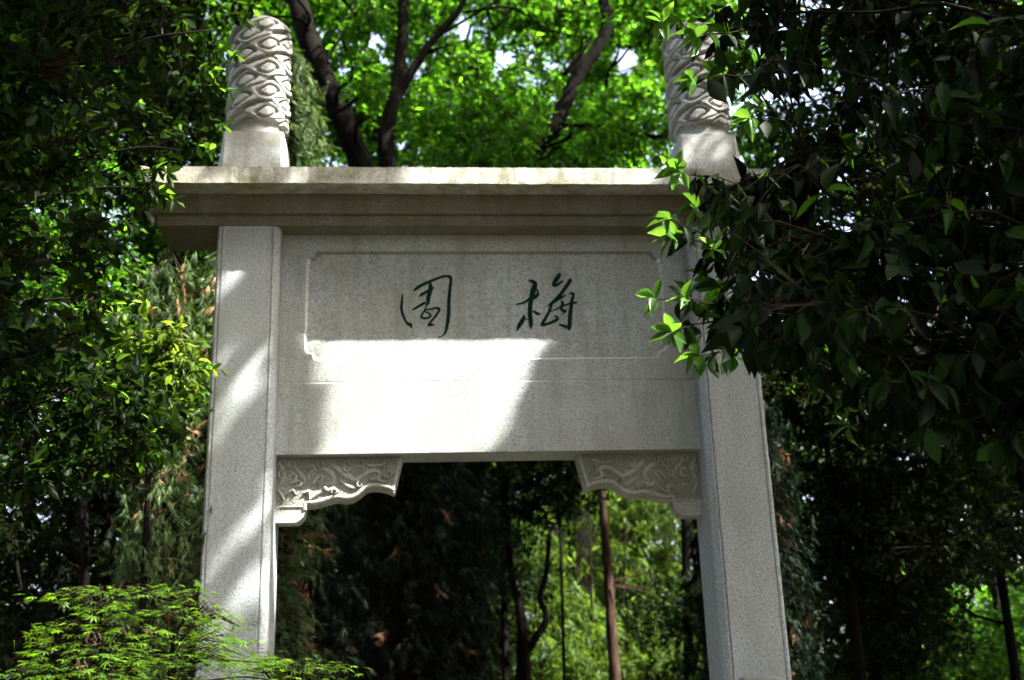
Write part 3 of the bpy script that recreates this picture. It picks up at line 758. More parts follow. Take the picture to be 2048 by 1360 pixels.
# ------------------------------------------------------------------ broadleaf evergreen on the right, near the camera
base = (3.6, -3.4, 0.0)
root = thing('broadleaf_tree', base, 'evergreen tree with large dark glossy leaves hanging in front of the right post', 'tree')
tb = Buf(); q = spline([(3.6, -3.4, 0, .16), (3.5, -3.3, 1.6, .13), (3.62, -3.35, 3.2, .11), (3.45, -3.2, 5.2, .08), (3.3, -3.2, 7.5, .04)], 6)
tb.tube(q[:, :3], q[:, 3], 10, 0.1); tb.build('trunk', M_BARK, root, base, smooth=True); trunk_path = q[:, :3]
lb = Buf(); tw = Buf(); paths = [trunk_path]
mass = [(1500,-60),(1420,60),(1470,150),(1560,190),(1500,230),(1490,330),(1420,345),(1400,420),(1420,480),(1400,560),(1430,640),(1480,700),(1560,720),(1640,760),(1720,800),(1830,850),(2120,900),(2140,-80)]
sky_holes = [(1710, 385, 36), (1760, 350, 24), (1665, 415, 20), (1790, 95, 20), (1600, 20, 10), (1550, 270, 36), (1510, 290, 30), (1850, 200, 8), (1660, 160, 10)]
PX = np.vstack([poly_sample(mass, 1000, -3.6, -0.9), poly_sample([(1480,320),(1560,290),(1660,330),(1640,380),(1680,460),(1660,520),(1480,500)], 110, -2.4, -0.9)])
keep = np.ones(len(PX), bool)
for hx, hy, hr in sky_holes: keep &= (PX[:, 0]-hx)**2 + (PX[:, 1]-hy)**2 > (hr+26)**2
PX = PX[keep]
E = np.array([at(*p) for p in PX]); ok = ~(sun_gap(E, .1) | sun_gap(E + [.12, 0, -.05], .1) | sun_gap(E - [.12, 0, .05], .1)); PX = PX[ok]; E = E[ok]
# sprigs that reach out beyond the mass: tip, and the point where the twig leaves the mass
spr = [((1362, 345), (1480, 372), -3.6), ((1340, 440), (1450, 495), -3.6), ((1350, 470), (1480, 520), -3.5), ((1395, 420), (1500, 470), -3.3), ((1312, 598), (1470, 615), -3.7), ((1375, 600), (1490, 620), -3.6),
       ((1345, 664), (1440, 640), -3.7), ((1400, 712), (1500, 690), -3.8), ((1465, 712), (1560, 690), -3.5), ((1325, 45), (1420, 70), -3.8), ((1395, 75), (1500, 60), -3.9), ((1385, 160), (1500, 150), -3.9),
       ((1440, 150), (1560, 140), -3.6), ((1500, 235), (1600, 250), -3.6), ((1520, 215), (1600, 290), -3.3), ((1690, 800), (1820, 770), -2.9), ((1640, 775), (1780, 740), -3.0), ((1700, 850), (1850, 830), -2.8), ((1790, 780), (1900, 760), -2.8),
       ((1430, 500), (1520, 540), -3.4), ((1415, 560), (1520, 590), -3.2), ((1500, 470), (1580, 500), -3.0), ((1450, 580), (1560, 600), -3.0), ((1580, 520), (1680, 540), -3.2)]
young = set(range(len(spr)))
sets_d, sets_y = [], []
limbs_to = [(1600, 330, -3.4), (1620, 600, -3.4), (1560, 120, -3.6), (1750, 200, -3.2), (1800, 480, -3.1), (1780, 720, -3.0), (1950, 100, -3.4), (1930, 600, -3.2), (1960, 350, -3.3), (1640, 470, -3.3)]
limbs_to += [tuple(p) for p in PX[rng.choice(len(PX), 40, replace=False)]]
for t in limbs_to:
    c = at(*t); a = nearest([trunk_path], c + np.array([0, 0, -0.5])); w = wander(a, c, 6, 0.08, 0.03); lb.tube(w, np.linspace(0.016, 0.004, len(w)), 6, 0.15); paths.append(w)
allp = np.vstack(paths[1:])
# leafy side shoots all along the limbs
X = allp[rng.choice(len(allp), 620)] + rng.normal(0, 1, (620, 3))*[.10, .10, .10] + [0, -.10, 0]; ok = ~(sun_gap(X, .1) | sun_gap(X + [.12, 0, -.05], .1) | sun_gap(X - [.12, 0, .05], .1))
px, py, dz = project(X); ok &= in_poly(px, py, mass) | (px > 1700)
for hx, hy, hr in sky_holes: ok &= (px-hx)**2 + (py-hy)**2 > (hr+20)**2
E = np.vstack([E, X[ok]])
near = allp[np.argmin(np.linalg.norm(E[:, None] - allp[None], axis=2), axis=1)]
D = norm(norm(E - near)*0.7 + rng.normal(0, 0.45, E.shape))
twig_lines(tw, near, E, 0.007, 0.0028, sag=0.03)
sets_d.append(whorls(E, D, 6, 0.128, (40, 100), 0.75, 0.55, along=0.14, tint_mu=0.22, tint_sd=0.3, lenvar=0.4)[:4])
for i, (tip, root_px, Y) in enumerate(spr):
    Y += 0.9; e = at(*tip, Y); c = at(*root_px, Y + 0.25); a = nearest([allp], c)
    w = wander(a, c, 4, 0.05, 0.0); tw.tube(w, np.linspace(0.008, 0.005, len(w)), 4)
    w = wander(c, e, 5, 0.05, 0.02); tw.tube(w, np.linspace(0.005, 0.0022, len(w)), 4)
    d = norm((e - c)[None]); mids = w[[len(w)//2, (3*len(w))//4]]
    sets_y.append(whorls(e[None], d, 7, 0.115, (25, 85), 0.12, 0.3, tint_mu=0.65, tint_sd=0.25)[:4])
    sets_d.append(whorls(mids, np.repeat(d, 2, 0), 3, 0.135, (50, 110), 0.5, 0.5, tint_mu=0.3, tint_sd=0.2)[:4])
# the upper crown, above the frame
up_c = [((3.0 + rng.uniform(-2.2, 2.2), -3.4 + rng.uniform(-1.3, 1.3), rng.uniform(5.6, 8.4)), (0.8, 0.8, 0.6)) for _ in range(34)]
for c, r in up_c:
    if sun_gap(np.array([c]), .3)[0]: continue
    w = wander(nearest([trunk_path], np.array(c)), c, 5, 0.08); lb.tube(w, np.linspace(0.03, 0.008, len(w)), 5); 
    Eu = cull(clump_points(c, r, 34))
    if len(Eu):
        twig_lines(tw, np.repeat(np.array(c)[None], len(Eu), 0), Eu, 0.006, 0.003)
        sets_d.append(whorls(Eu, norm(Eu - np.array(c) + 1e-3), 6, 0.13, (40, 95), 0.4, 0.5, tint_mu=0.3, tint_sd=0.2)[:4])
lb.build('limbs', M_BARK, root, base, smooth=True, kind='stuff'); tw.build('twigs', M_TWIG, root, base, kind='stuff')
add_leaves(root, base, 'foliage', T_BIG, sets_d, L_BIG, 210, 'leaf', T_BIG)
add_leaves(root, base, 'young_foliage', T_BIG, sets_y, L_BIGY, 90, 'young_leaf', T_BIG)

# ------------------------------------------------------------------ dark privet like tree on the left, in front of the cornice end
base = (-4.6, -1.9, 0.0)
root = thing('privet_tree', base, 'dense dark evergreen tree with small oval leaves over the left end of the cornice', 'tree')
tb = Buf()
stems = [[(-4.6, -1.9, 0, .12), (-4.4, -1.85, 2.0, .10), (-4.15, -1.9, 4.0, .07), (-3.7, -1.9, 6.5, .035)], [(-4.4, -1.85, 1.6, .07), (-3.6, -1.7, 3.2, .055), (-2.9, -1.6, 5.0, .025)]]
paths = []
for s in stems:
    q = spline(s, 6); tb.tube(q[:, :3], q[:, 3], 8, 0.1); paths.append(q[:, :3])
tb.build('trunk', M_BARK, root, base, smooth=True)
massA = [(-80,-80),(500,-80),(470,40),(490,120),(420,170),(430,230),(375,320),(328,350),(308,415),(282,430),(280,500),(250,560),(225,630),(200,680),(120,720),(-80,760)]
massB = [(-80,620),(150,680),(260,700),(360,800),(380,880),(300,960),(120,990),(-80,1000)]
lb = Buf(); tw = Buf(); sets = []
lightA = [(265, 345, 62), (75, 430, 52), (90, 580, 60), (220, 420, 36), (150, 130, 28), (60, 180, 26), (245, 60, 20), (430, 235, 22), (215, 540, 40)]
PX = np.vstack([poly_sample(massA, 2100, -2.9, -0.75), poly_sample([(-80,-80),(470,-80),(440,60),(430,160),(380,240),(300,330),(-80,330)], 620, -2.6, -0.8), poly_sample(massB, 560, -2.2, -0.5)])
keep = np.ones(len(PX), bool)
for hx, hy, hr in lightA: keep &= ((PX[:, 0]-hx)**2 + (PX[:, 1]-hy)**2 > hr**2) | (rng.random(len(PX)) < 0.22)
PX = np.vstack([PX[keep], poly_sample([(225, 290), (345, 300), (335, 350), (290, 400), (230, 400)], 150, -1.9, -0.75)]); E = np.array([at(*p) for p in PX]); ok = ~sun_gap(E, .06); PX = PX[ok]; E = E[ok]
for t in [(420, 60, -1.4), (300, 120, -1.6), (360, 300, -1.2), (150, 60, -1.8), (150, 300, -1.7), (60, 500, -1.6), (200, 480, -1.4), (250, 780, -1.0), (60, 800, -1.2), (20, 150, -1.9), (320, 380, -1.2), (180, 600, -1.3)] + [tuple(p) for p in PX[rng.choice(len(PX), 80, replace=False)]]:
    c = at(*t); w = wander(nearest(paths[:2], c + np.array([0, 0, -.4])), c, 6, 0.08, 0.03); lb.tube(w, np.linspace(0.02, 0.005, len(w)), 5, 0.15); paths.append(w)
allp = np.vstack(paths[2:])
near = allp[np.argmin(np.linalg.norm(E[:, None] - allp[None], axis=2), axis=1)]
twig_lines(tw, near, E, 0.005, 0.002, sag=0.02)
D = norm(norm(E - near)*0.7 + rng.normal(0, 0.5, E.shape))
sets.append(whorls(E, D, 7, 0.082, (35, 90), 0.2, 0.6, tint_mu=0.33, tint_sd=0.27, along=0.12, lenvar=0.35)[:4])
for tip, c in [((345, 400), (300, 380)), ((440, 250), (400, 230)), ((490, 40), (440, 20)), ((470, 110), (420, 90)), ((415, 300), (370, 280)), ((335, 345), (290, 330)), ((500, 10), (440, 0)), ((455, 180), (400, 160)), ((430, 140), (380, 130))]:
    e = at(*tip, -1.3)[None]; c = at(*c, -1.2)[None]; twig_lines(tw, c, e, .005, .002)
    sets.append(whorls(np.vstack([e, (e+c)/2]), norm(np.repeat(e-c, 2, 0)), 6, 0.09, (25, 80), 0.05, 0.4, tint_mu=0.8, tint_sd=0.2)[:4])
for _ in range(30):
    c = np.array([-4.0 + rng.uniform(-2.2, 2.0), -1.8 + rng.uniform(-1.4, 1.2), rng.uniform(5.4, 8.6)])
    if sun_gap(c[None], .3)[0]: continue
    Eu = cull(clump_points(c, (0.8, 0.8, 0.6), 40)); w = wander(nearest(paths[:2], c), c, 5, 0.08); lb.tube(w, np.linspace(0.03, 0.008, len(w)), 5)
    px, py, dz = project(Eu); Eu = Eu[~((px > 440) & (py > -60))]
    if len(Eu):
        twig_lines(tw, np.repeat(c[None], len(Eu), 0), Eu, 0.006, 0.003)
        sets.append(whorls(Eu, norm(Eu - c), 7, 0.10, (35, 90), 0.2, 0.6, tint_mu=0.4, tint_sd=0.2)[:4])
lb.build('limbs', M_BARK, root, base, smooth=True, kind='stuff'); tw.build('twigs', M_TWIG, root, base, kind='stuff')
add_leaves(root, base, 'foliage', T_OVAL, sets, L_LEFT, 300, 'leaf', T_OVAL)

# ------------------------------------------------------------------ Japanese maple, in front of the left post
base = tuple(at(230, 1500, -2.0)); base = (base[0], -2.0, 0.0)
root = thing('maple_shrub', base, 'low maple with lime green palmate leaves in flat tiers before the left post', 'shrub')
tb = Buf(); lb = Buf(); tw = Buf(); sets = []; paths = []
for s in ([(base[0], -2.0, 0, .05)] + tr([(235, 1480, -2.0, .04), (215, 1330, -2.0, .022), (190, 1250, -2.0, .012), (210, 1195, -2.0, .006)]),
          [(base[0]+.02, -2.0, 0.8, .035)] + tr([(300, 1460, -1.9, .03), (340, 1350, -1.9, .018), (350, 1270, -1.9, .010), (390, 1215, -1.9, .005)]),
          [(base[0]+.05, -2.0, 0.7, .03)] + tr([(400, 1450, -1.8, .025), (520, 1400, -1.7, .015), (600, 1360, -1.7, .007)]),
          [(base[0]-.02, -2.0, 0.7, .03)] + tr([(150, 1450, -2.2, .022), (100, 1370, -2.2, .012), (80, 1310, -2.2, .006)])):
    q = spline(s, 5); tb.tube(q[:, :3], q[:, 3], 6, 0.08); paths.append(q[:, :3])
tb.build('trunk', M_BARK, root, base, smooth=True)
tiers = [((95, 1195), (410, 1190), -2.1, 46, 12), ((150, 1225), (460, 1235), -1.95, 52, 14), ((60, 1262), (330, 1268), -2.2, 40, 12), ((200, 1290), (500, 1290), -1.9, 54, 16), ((70, 1300), (300, 1325), -2.3, 44, 18),
         ((250, 1330), (540, 1330), -1.9, 60, 18), ((380, 1262), (490, 1256), -1.75, 26, 10), ((490, 1340), (700, 1342), -1.7, 44, 11), ((10, 1345), (260, 1360), -2.3, 44, 14), ((300, 1370), (640, 1375), -1.9, 60, 18), ((430, 1320), (560, 1322), -1.8, 20, 8)]
for (a, c, Y, n, vs) in tiers:
    t = rng.random(n); px = a[0] + (c[0]-a[0])*t; py = a[1] + (c[1]-a[1])*t - 10*np.sin(t*3.14) + rng.normal(0, vs*0.55, n)
    P = np.array([at(x, y, Y + rng.uniform(-0.35, 0.35)) for x, y in zip(px, py)])
    d = np.stack([rng.normal(0.3*np.sign(t-0.45), 0.7), rng.normal(-0.5, 0.7, n), rng.normal(-0.14, 0.12, n)], 1); d = norm(d)
    # two or three leaves at each node
    for kk in range(3):
        dd = norm(d + rng.normal(0, 0.5, d.shape)*[1, 1, 0.2])
        sets.append([P + dd*0.03 + rng.normal(0, 1, P.shape)*[.05, .05, .012], frames(dd, (0, 0, 1), 0.16), rng.uniform(0.05, 0.09, n), np.clip(rng.normal(0.45, 0.25, n), 0, 1)])
    allp = np.vstack(paths); near = allp[np.argmin(np.linalg.norm((P[:, None] - allp[None])*[1, 1, 2.0], axis=2), axis=1)]
    w = wander(near[0], P[np.argmin(t)], 5, .06, .05); lb.tube(w, np.linspace(.006, .002, len(w)), 4)
    w = wander(near[-1], P[np.argmax(t)], 5, .06, .05); lb.tube(w, np.linspace(.006, .002, len(w)), 4)
    twig_lines(tw, near + (P-near)*0.3, P, 0.003, 0.0012, sag=0.04)
lb.build('limbs', M_BARK, root, base, smooth=True, kind='stuff'); tw.build('twigs', M_TWIG, root, base, kind='stuff')
add_leaves(root, base, 'foliage', T_MAPLE, sets, L_MAPLE, 300, 'leaf', T_MAPLE)
for px, py in [(178, 1268), (192, 1272), (160, 1325), (170, 1335), (250, 1258), (300, 1255), (222, 1350), (164, 1318)]:
    for q in range(3):
        c = at(px + rng.normal(0, 5), py + rng.normal(0, 5), -2.35); b = Buf()
        w = np.array([c, c + [rng.uniform(-.012, .012), 0, -.015], c + [rng.uniform(-.02, .02), rng.uniform(-.01, .01), -.035]]); b.tube(w, [0.003, 0.006, 0.002], 5)
        b.build('seed_pod', M_SEED, root, base)

# ------------------------------------------------------------------ cypresses beside the posts
def cypress(label, cx, cy, h, r0, n, mat, group, zlo=0.6, dead=0.1, size=0.085, lean=0.0, bark=None):
    base = (cx, cy, 0.0); root = thing('cypress', base, label, 'tree', group)
    tb = Buf(); q = spline([(cx, cy, 0, .11), (cx+.03, cy, h*.3, .09), (cx-.02+lean*.5, cy, h*.65, .06), (cx+lean, cy, h, .012)], 6)
    tb.tube(q[:, :3], q[:, 3], 9, 0.14); tb.build('trunk', bark or M_BARK_RED, root, base, smooth=True)
    z = rng.uniform(zlo, h, n); rr = r0*(1 - 0.55*(z/h)**2.2)*np.sqrt(rng.uniform(0.12, 1.0, n)); a = rng.uniform(0, 6.283, n)
    lump = 0.75 + 0.35*np.sin(a*3 + z*4.1) * np.sin(z*5.3 + a)
    rr = rr*lump
    E = np.stack([cx + lean*z/h + rr*np.cos(a), cy + rr*np.sin(a), z - 0.25*rr], 1); E = cull(E, sunm=0.0)
    tr_ = np.stack([np.full(len(E), cx) + lean*E[:, 2]/h, np.full(len(E), cy), E[:, 2] + 0.10 + 0.15*rng.random(len(E))], 1)
    tw = Buf(); twig_lines(tw, tr_, E, 0.006, 0.002)
    tw.build('twigs', M_TWIG, root, base, kind='stuff')
    D = norm((E - tr_)*[1, 1, 0.3] + np.array([0, 0, -0.35]) + rng.normal(0, .25, E.shape))
    s = whorls(E, D, 12 if size < .12 else 8, size if size < .12 else size*1.25, (10, 60), 0.55, 0.7, along=0.20, tint_mu=0.45, tint_sd=0.28, lenvar=0.4)
    isd = (rng.random(len(E)) < dead) & (E[:, 2] < 6.0); sel = isd[s[4]]
    add_leaves(root, base, 'foliage', T_NEEDLE, [[x[~sel] for x in s[:4]]], mat)
    if sel.any(): add_leaves(root, base, 'dead_foliage', T_NEEDLE, [[x[sel] for x in s[:4]]], L_DEAD)
    return root
c = at(505, 900, 1.75); cypress('grey green cypress with drooping sprays and brown dead tips behind the left post', c[0], 1.75, 7.7, 0.95, 3200, L_CYP, 'cypresses by the gate', dead=0.14, lean=0.15, size=0.1)
c = at(322, 900, -0.05); cypress('sunlit olive cypress with hanging sprays and brown dead twigs just left of the left post', c[0], -0.05, 4.85, 0.46, 1250, L_CYP, 'cypresses by the gate', dead=0.09, zlo=1.2)
c = at(1590, 900, 1.9); cypress('bluish green cypress half hidden behind the right post', c[0]-0.3, 1.9, 4.3, 0.6, 1300, L_CYPM, 'cypresses by the gate', dead=0.03)
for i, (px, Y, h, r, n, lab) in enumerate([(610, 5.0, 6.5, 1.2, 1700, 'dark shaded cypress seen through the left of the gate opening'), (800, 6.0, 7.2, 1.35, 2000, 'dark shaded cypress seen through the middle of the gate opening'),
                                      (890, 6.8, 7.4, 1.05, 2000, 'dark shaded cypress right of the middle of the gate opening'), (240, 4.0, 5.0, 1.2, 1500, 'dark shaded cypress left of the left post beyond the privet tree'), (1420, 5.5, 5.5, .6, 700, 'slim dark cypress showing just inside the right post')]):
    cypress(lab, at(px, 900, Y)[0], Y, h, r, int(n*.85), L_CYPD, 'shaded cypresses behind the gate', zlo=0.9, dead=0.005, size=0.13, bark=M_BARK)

# ------------------------------------------------------------------ sunlit bush behind the dark tree on the left
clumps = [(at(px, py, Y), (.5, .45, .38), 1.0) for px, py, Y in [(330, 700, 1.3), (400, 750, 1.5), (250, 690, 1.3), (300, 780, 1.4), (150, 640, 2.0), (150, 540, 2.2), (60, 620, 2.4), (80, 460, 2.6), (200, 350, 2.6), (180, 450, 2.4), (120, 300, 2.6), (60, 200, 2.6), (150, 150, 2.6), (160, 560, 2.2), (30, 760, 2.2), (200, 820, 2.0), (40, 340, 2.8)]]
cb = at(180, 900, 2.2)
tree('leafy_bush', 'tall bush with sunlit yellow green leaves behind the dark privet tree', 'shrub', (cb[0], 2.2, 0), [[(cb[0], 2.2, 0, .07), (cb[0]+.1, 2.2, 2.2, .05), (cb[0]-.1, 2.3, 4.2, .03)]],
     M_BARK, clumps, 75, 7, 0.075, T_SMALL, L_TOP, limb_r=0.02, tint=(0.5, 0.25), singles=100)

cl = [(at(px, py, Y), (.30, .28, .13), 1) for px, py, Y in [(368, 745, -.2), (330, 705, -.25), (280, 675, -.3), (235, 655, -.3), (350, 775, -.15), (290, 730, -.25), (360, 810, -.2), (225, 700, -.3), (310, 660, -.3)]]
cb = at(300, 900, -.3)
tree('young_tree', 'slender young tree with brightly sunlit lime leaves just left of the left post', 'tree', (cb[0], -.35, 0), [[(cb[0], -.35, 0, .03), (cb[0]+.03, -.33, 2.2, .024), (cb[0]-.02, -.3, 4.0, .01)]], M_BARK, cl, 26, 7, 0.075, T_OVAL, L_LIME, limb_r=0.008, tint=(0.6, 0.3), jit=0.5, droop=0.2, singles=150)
# ------------------------------------------------------------------ big trees behind the gate: dark leaning trunks and a bright crown
def crown(pxr, pyr, yr, n, r=(1.0, 1.0, 0.36), gaps=()):
    out = []
    while len(out) < n:
        px, py, Y = rng.uniform(*pxr), rng.uniform(*pyr), rng.uniform(*yr)
        if any((px-gx)**2 + (py-gy)**2 < gr*gr for gx, gy, gr in gaps): continue
        out.append((at(px, py, Y), tuple(np.array(r)*rng.uniform(0.7, 1.2)), rng.uniform(0.6, 1.4)))
    return out
GAPS = [(750, 85, 34), (840, 150, 16), (1010, 120, 34), (1255, 120, 36), (700, 215, 14), (930, 60, 22), (960, 200, 14), (1150, 230, 14)]
LGAPS = [(x, y, r*0.75) for x, y, r in GAPS]
gt = 'big leafy trees behind the gate'
t1 = tr([(800, 1500, 7, .24), (790, 900, 7, .20), (765, 450, 7, .17), (727, 345, 7, .17), (690, 250, 7, .165), (650, 160, 7, .16), (612, 60, 7, .155), (586, -60, 7.2, .14), (600, -250, 7.4, .06)])
tree('broad_crowned_tree', 'big tree with a thick dark trunk leaning left beside the left column', 'tree', tuple(at(800, 1500, 7)), [t1], M_BARK,
     crown((470, 800), (-170, 330), (7.4, 12), 60, gaps=GAPS) + crown((560, 760), (-100, 300), (4.5, 6.5), 6, gaps=GAPS + [(600, 60, 70), (650, 160, 70), (700, 270, 70)]) + crown((100, 560), (-400, 300), (5, 10), 36), 44, 8, 0.135, T_SMALL, L_TOP, gt, 0.03, tint=(0.6, 0.3), jit=0.3, droop=0.12, singles=150, holes=LGAPS,
     extra_limbs=[tr([(640, 140, 7, .04), (665, 100, 7, .03), (700, 40, 7, .02), (720, -30, 7, .01)])])
t2 = tr([(760, 1500, 8, .22), (765, 900, 8, .19), (770, 450, 8, .15), (776, 345, 8, .14), (772, 280, 8, .13), (785, 210, 8, .11), (800, 120, 8, .09), (806, 30, 8, .085), (800, -120, 8, .05)])
tree('broad_crowned_tree', 'big tree with a forked dark trunk rising left of the middle above the cornice', 'tree', tuple(at(760, 1500, 8)), [t2], M_BARK,
     crown((850, 1250), (-380, -190), (4.0, 7), 6) + crown((740, 1060), (-170, 335), (8.2, 13), 80, gaps=GAPS) + crown((830, 1060), (180, 335), (5, 8), 12, gaps=GAPS), 44, 8, 0.135, T_SMALL, L_TOP, gt, 0.03, tint=(0.6, 0.3), jit=0.3, droop=0.12, singles=150, holes=LGAPS,
     extra_limbs=[tr([(785, 215, 8, .075), (825, 140, 8, .07), (870, 75, 8, .06), (915, 25, 8, .05), (960, -60, 8, .03)]), tr([(865, 80, 8, .03), (930, 40, 8, .025), (990, 5, 8, .018), (1040, -30, 8, .01)]), tr([(776, 275, 8, .03), (745, 258, 8, .025), (712, 256, 8, .02)]), tr([(845, 105, 8, .025), (900, 90, 8, .02), (935, 78, 8, .012)]), tr([(925, 25, 8, .025), (1020, 15, 8, .022), (1100, 60, 8.2, .016), (1170, 75, 8.2, .01)])])
t3 = tr([(930, 1500, 9, .20), (950, 900, 9, .18), (1020, 450, 9, .15), (1062, 345, 9, .145), (1092, 295, 9, .14), (1128, 215, 9, .13), (1155, 150, 9, .12), (1195, 95, 9, .11), (1215, 40, 9, .10), (1190, -60, 9, .08), (1180, -250, 9, .05)])
tree('broad_crowned_tree', 'big tree with a dark trunk bending right, nearest the right column', 'tree', tuple(at(930, 1500, 9)), [t3], M_BARK,
     crown((1010, 1420), (-170, 335), (9.1, 14), 86, gaps=GAPS) + crown((1000, 1340), (200, 335), (5, 8.5), 14, gaps=GAPS) + [(at(px, py, Y), (.8, .8, .35), 1) for px, py, Y in [(1260, 20, 7.6), (1300, -40, 7.0), (1230, -70, 7.8), (1290, 70, 7.4), (1340, 10, 6.8), (1220, 40, 8.3)]] + crown((1050, 1800), (-420, -190), (3.6, 8), 12) + crown((1400, 2100), (-420, 380), (5, 12), 60, gaps=[(1700, 385, 60), (1560, 290, 30), (1790, 95, 40)]), 44, 8, 0.135, T_SMALL, L_TOP, gt, 0.03, tint=(0.6, 0.3), jit=0.3, droop=0.12, singles=150, holes=LGAPS + [(1700, 385, 62), (1790, 95, 30)],
     extra_limbs=[tr([(1128, 150, 9, .045), (1160, 110, 9, .04), (1185, 60, 9, .03), (1170, 0, 9, .02)]), tr([(1140, 175, 9, .03), (1080, 150, 9, .022), (1010, 128, 9, .014)]), tr([(1205, 300, 8, .02), (1260, 275, 8, .018), (1330, 280, 8, .012)]), tr([(1210, 190, 8.5, .02), (1216, 240, 8.5, .016), (1228, 290, 8.5, .012)])])
# sparse high canopy farther back, keeps most of the sky closed
tree('broad_crowned_tree', 'tall paler tree farther back whose crown shows through the gaps above the cornice', 'tree', (3.0, 16.0, 0), [[(3, 16, 0, .3), (3.2, 16, 6, .25), (2.8, 16, 12, .15)]], M_BARK,
     crown((420, 1500), (-200, 380), (13, 20), 80, (1.5, 1.5, 1.0), GAPS), 20, 8, 0.2, T_SMALL, L_FAR, gt, 0.06, tint=(0.6, 0.25), holes=LGAPS + [(1700, 385, 62), (1790, 95, 30)])

# ------------------------------------------------------------------ woodland seen through and beside the gate
gw = 'trees and shrubs in the wood beyond the gate'
# sunlit bamboo thicket
cl = [(at(px, py, Y), (.7, .7, .6), 1) for px, py, Y in [(1110, 1330, 11), (1180, 1310, 12), (1250, 1300, 13), (1120, 1230, 11.5), (1180, 1230, 12), (1150, 1140, 12), (1240, 1100, 12.5), (1200, 1040, 12), (1290, 1040, 13), (1260, 1180, 13), (1340, 1300, 13), (1090, 1080, 12), (1330, 1120, 13), (1290, 1360, 12), (1160, 1380, 11), (1230, 985, 12.5), (1060, 1390, 11.5)]]
cb = at(1180, 1360, 12)
root = tree('bamboo_clump', 'sunlit yellow green bamboo thicket at the right of the gate opening', 'bamboo', (cb[0], 12, 0), [[(cb[0]-.3, 12, 0, .03), (cb[0]-.35, 12, 3, .025), (cb[0]-.5, 12, 6, .01)], [(cb[0]+.5, 12.3, 0, .03), (cb[0]+.6, 12.3, 3, .025), (cb[0]+.9, 12.3, 6, .01)], [(cb[0], 11.6, 0, .03), (cb[0]+.02, 11.6, 3, .025), (cb[0]+.1, 11.6, 6, .01)]],
     M_TWIG, cl, 180, 8, 0.17, T_BAMB, L_BAMB, gw, 0.012, tint=(0.55, 0.28), droop=0.5)
# brown sunlit trunk with dead side twigs
t5 = tr([(1240, 1500, 9, .085), (1230, 1360, 9, .085), (1222, 1240, 9, .075), (1216, 1140, 9, .07), (1208, 1040, 9, .055), (1200, 900, 9, .05), (1190, 500, 9, .04)])
cb = t5[0]
tree('slender_tree', 'slender tree with a sunlit red brown trunk and bare side twigs in the gate opening', 'tree', cb[:3], [t5], M_BARK_RED,
     [(at(px, py, 9), (.8, .8, .5), 1) for px, py in [(1180, 880), (1240, 820), (1130, 800), (1290, 700), (1150, 600), (1240, 600)]], 60, 8, 0.10, T_SMALL, L_SHRUB, gw, 0.02,
     extra_limbs=[tr([(1222, 1165, 9, .014), (1270, 1150, 9, .010), (1300, 1145, 9, .004)]), tr([(1220, 1172, 9, .014), (1280, 1180, 9, .010), (1320, 1198, 9, .004)]), tr([(1225, 1170, 8.9, .010), (1270, 1172, 8.8, .008), (1310, 1178, 8.8, .003)])])
t6 = tr([(1050, 1520, 8, .11), (1048, 1360, 8, .10), (1046, 1300, 8, .09), (1042, 1230, 8, .06), (1020, 1130, 8, .05), (1010, 950, 8, .04)])
tree('forked_tree', 'dark forked trunk standing against the sunlit bamboo', 'tree', t6[0][:3], [t6, tr([(1048, 1310, 8, .06), (1072, 1275, 8, .05), (1092, 1235, 8, .045), (1080, 1195, 8, .04), (1092, 1150, 8, .035), (1098, 1080, 8, .03)])], M_BARK,
     [(at(px, py, 8), (.7, .7, .5), 1) for px, py in [(1060, 1020), (1110, 1000), (1010, 960), (1130, 930), (1050, 900), (980, 1060), (1160, 960)]], 70, 8, 0.095, T_SMALL, L_SHRUB, gw, 0.02, tint=(0.3, 0.2))
# thin stems in the dark part of the opening
for i, (px, Y, r, lab) in enumerate([(862, 11, .06, 'thin dark trunk low in the gate opening, third from the left post'), (905, 12, .05, 'thin dark trunk low in the gate opening, middle of the group'), (945, 12.5, .06, 'thin dark trunk low in the gate opening, right of the group'), (1126, 9, .03, 'very thin dark stem before the sunlit bamboo'), (700, 12, .06, 'thin dark trunk low in the gate opening, second from the left post'), (615, 11, .07, 'thin dark trunk low in the gate opening, nearest the left post'), (1380, 10, .09, 'dark trunk just inside the right post')]):
    p0 = at(px, 1500, Y); p1 = at(px + rng.uniform(-15, 15), 900, Y)
    tree('slim_tree', lab, 'tree', (p0[0], Y, 0), [[(p0[0], Y, 0, r*1.2), (p0[0], Y, p0[2]*.5, r), (p0[0]+.05, Y, p0[2]+.6, r*.9), tuple(p1) + (r*.7,), (p1[0]+.2, Y, p1[2]+3, r*.3)]], M_BARK,
         [((p1[0]+rng.uniform(-1, 1), Y+rng.uniform(-1, 1), p1[2]+rng.uniform(.6, 3.5)), (1.0, 1.0, .7), 1) for _ in range(7)], 45, 7, 0.14, T_SMALL, L_SHRUB, gw, 0.025, tint=(0.3, 0.2), sides=7)

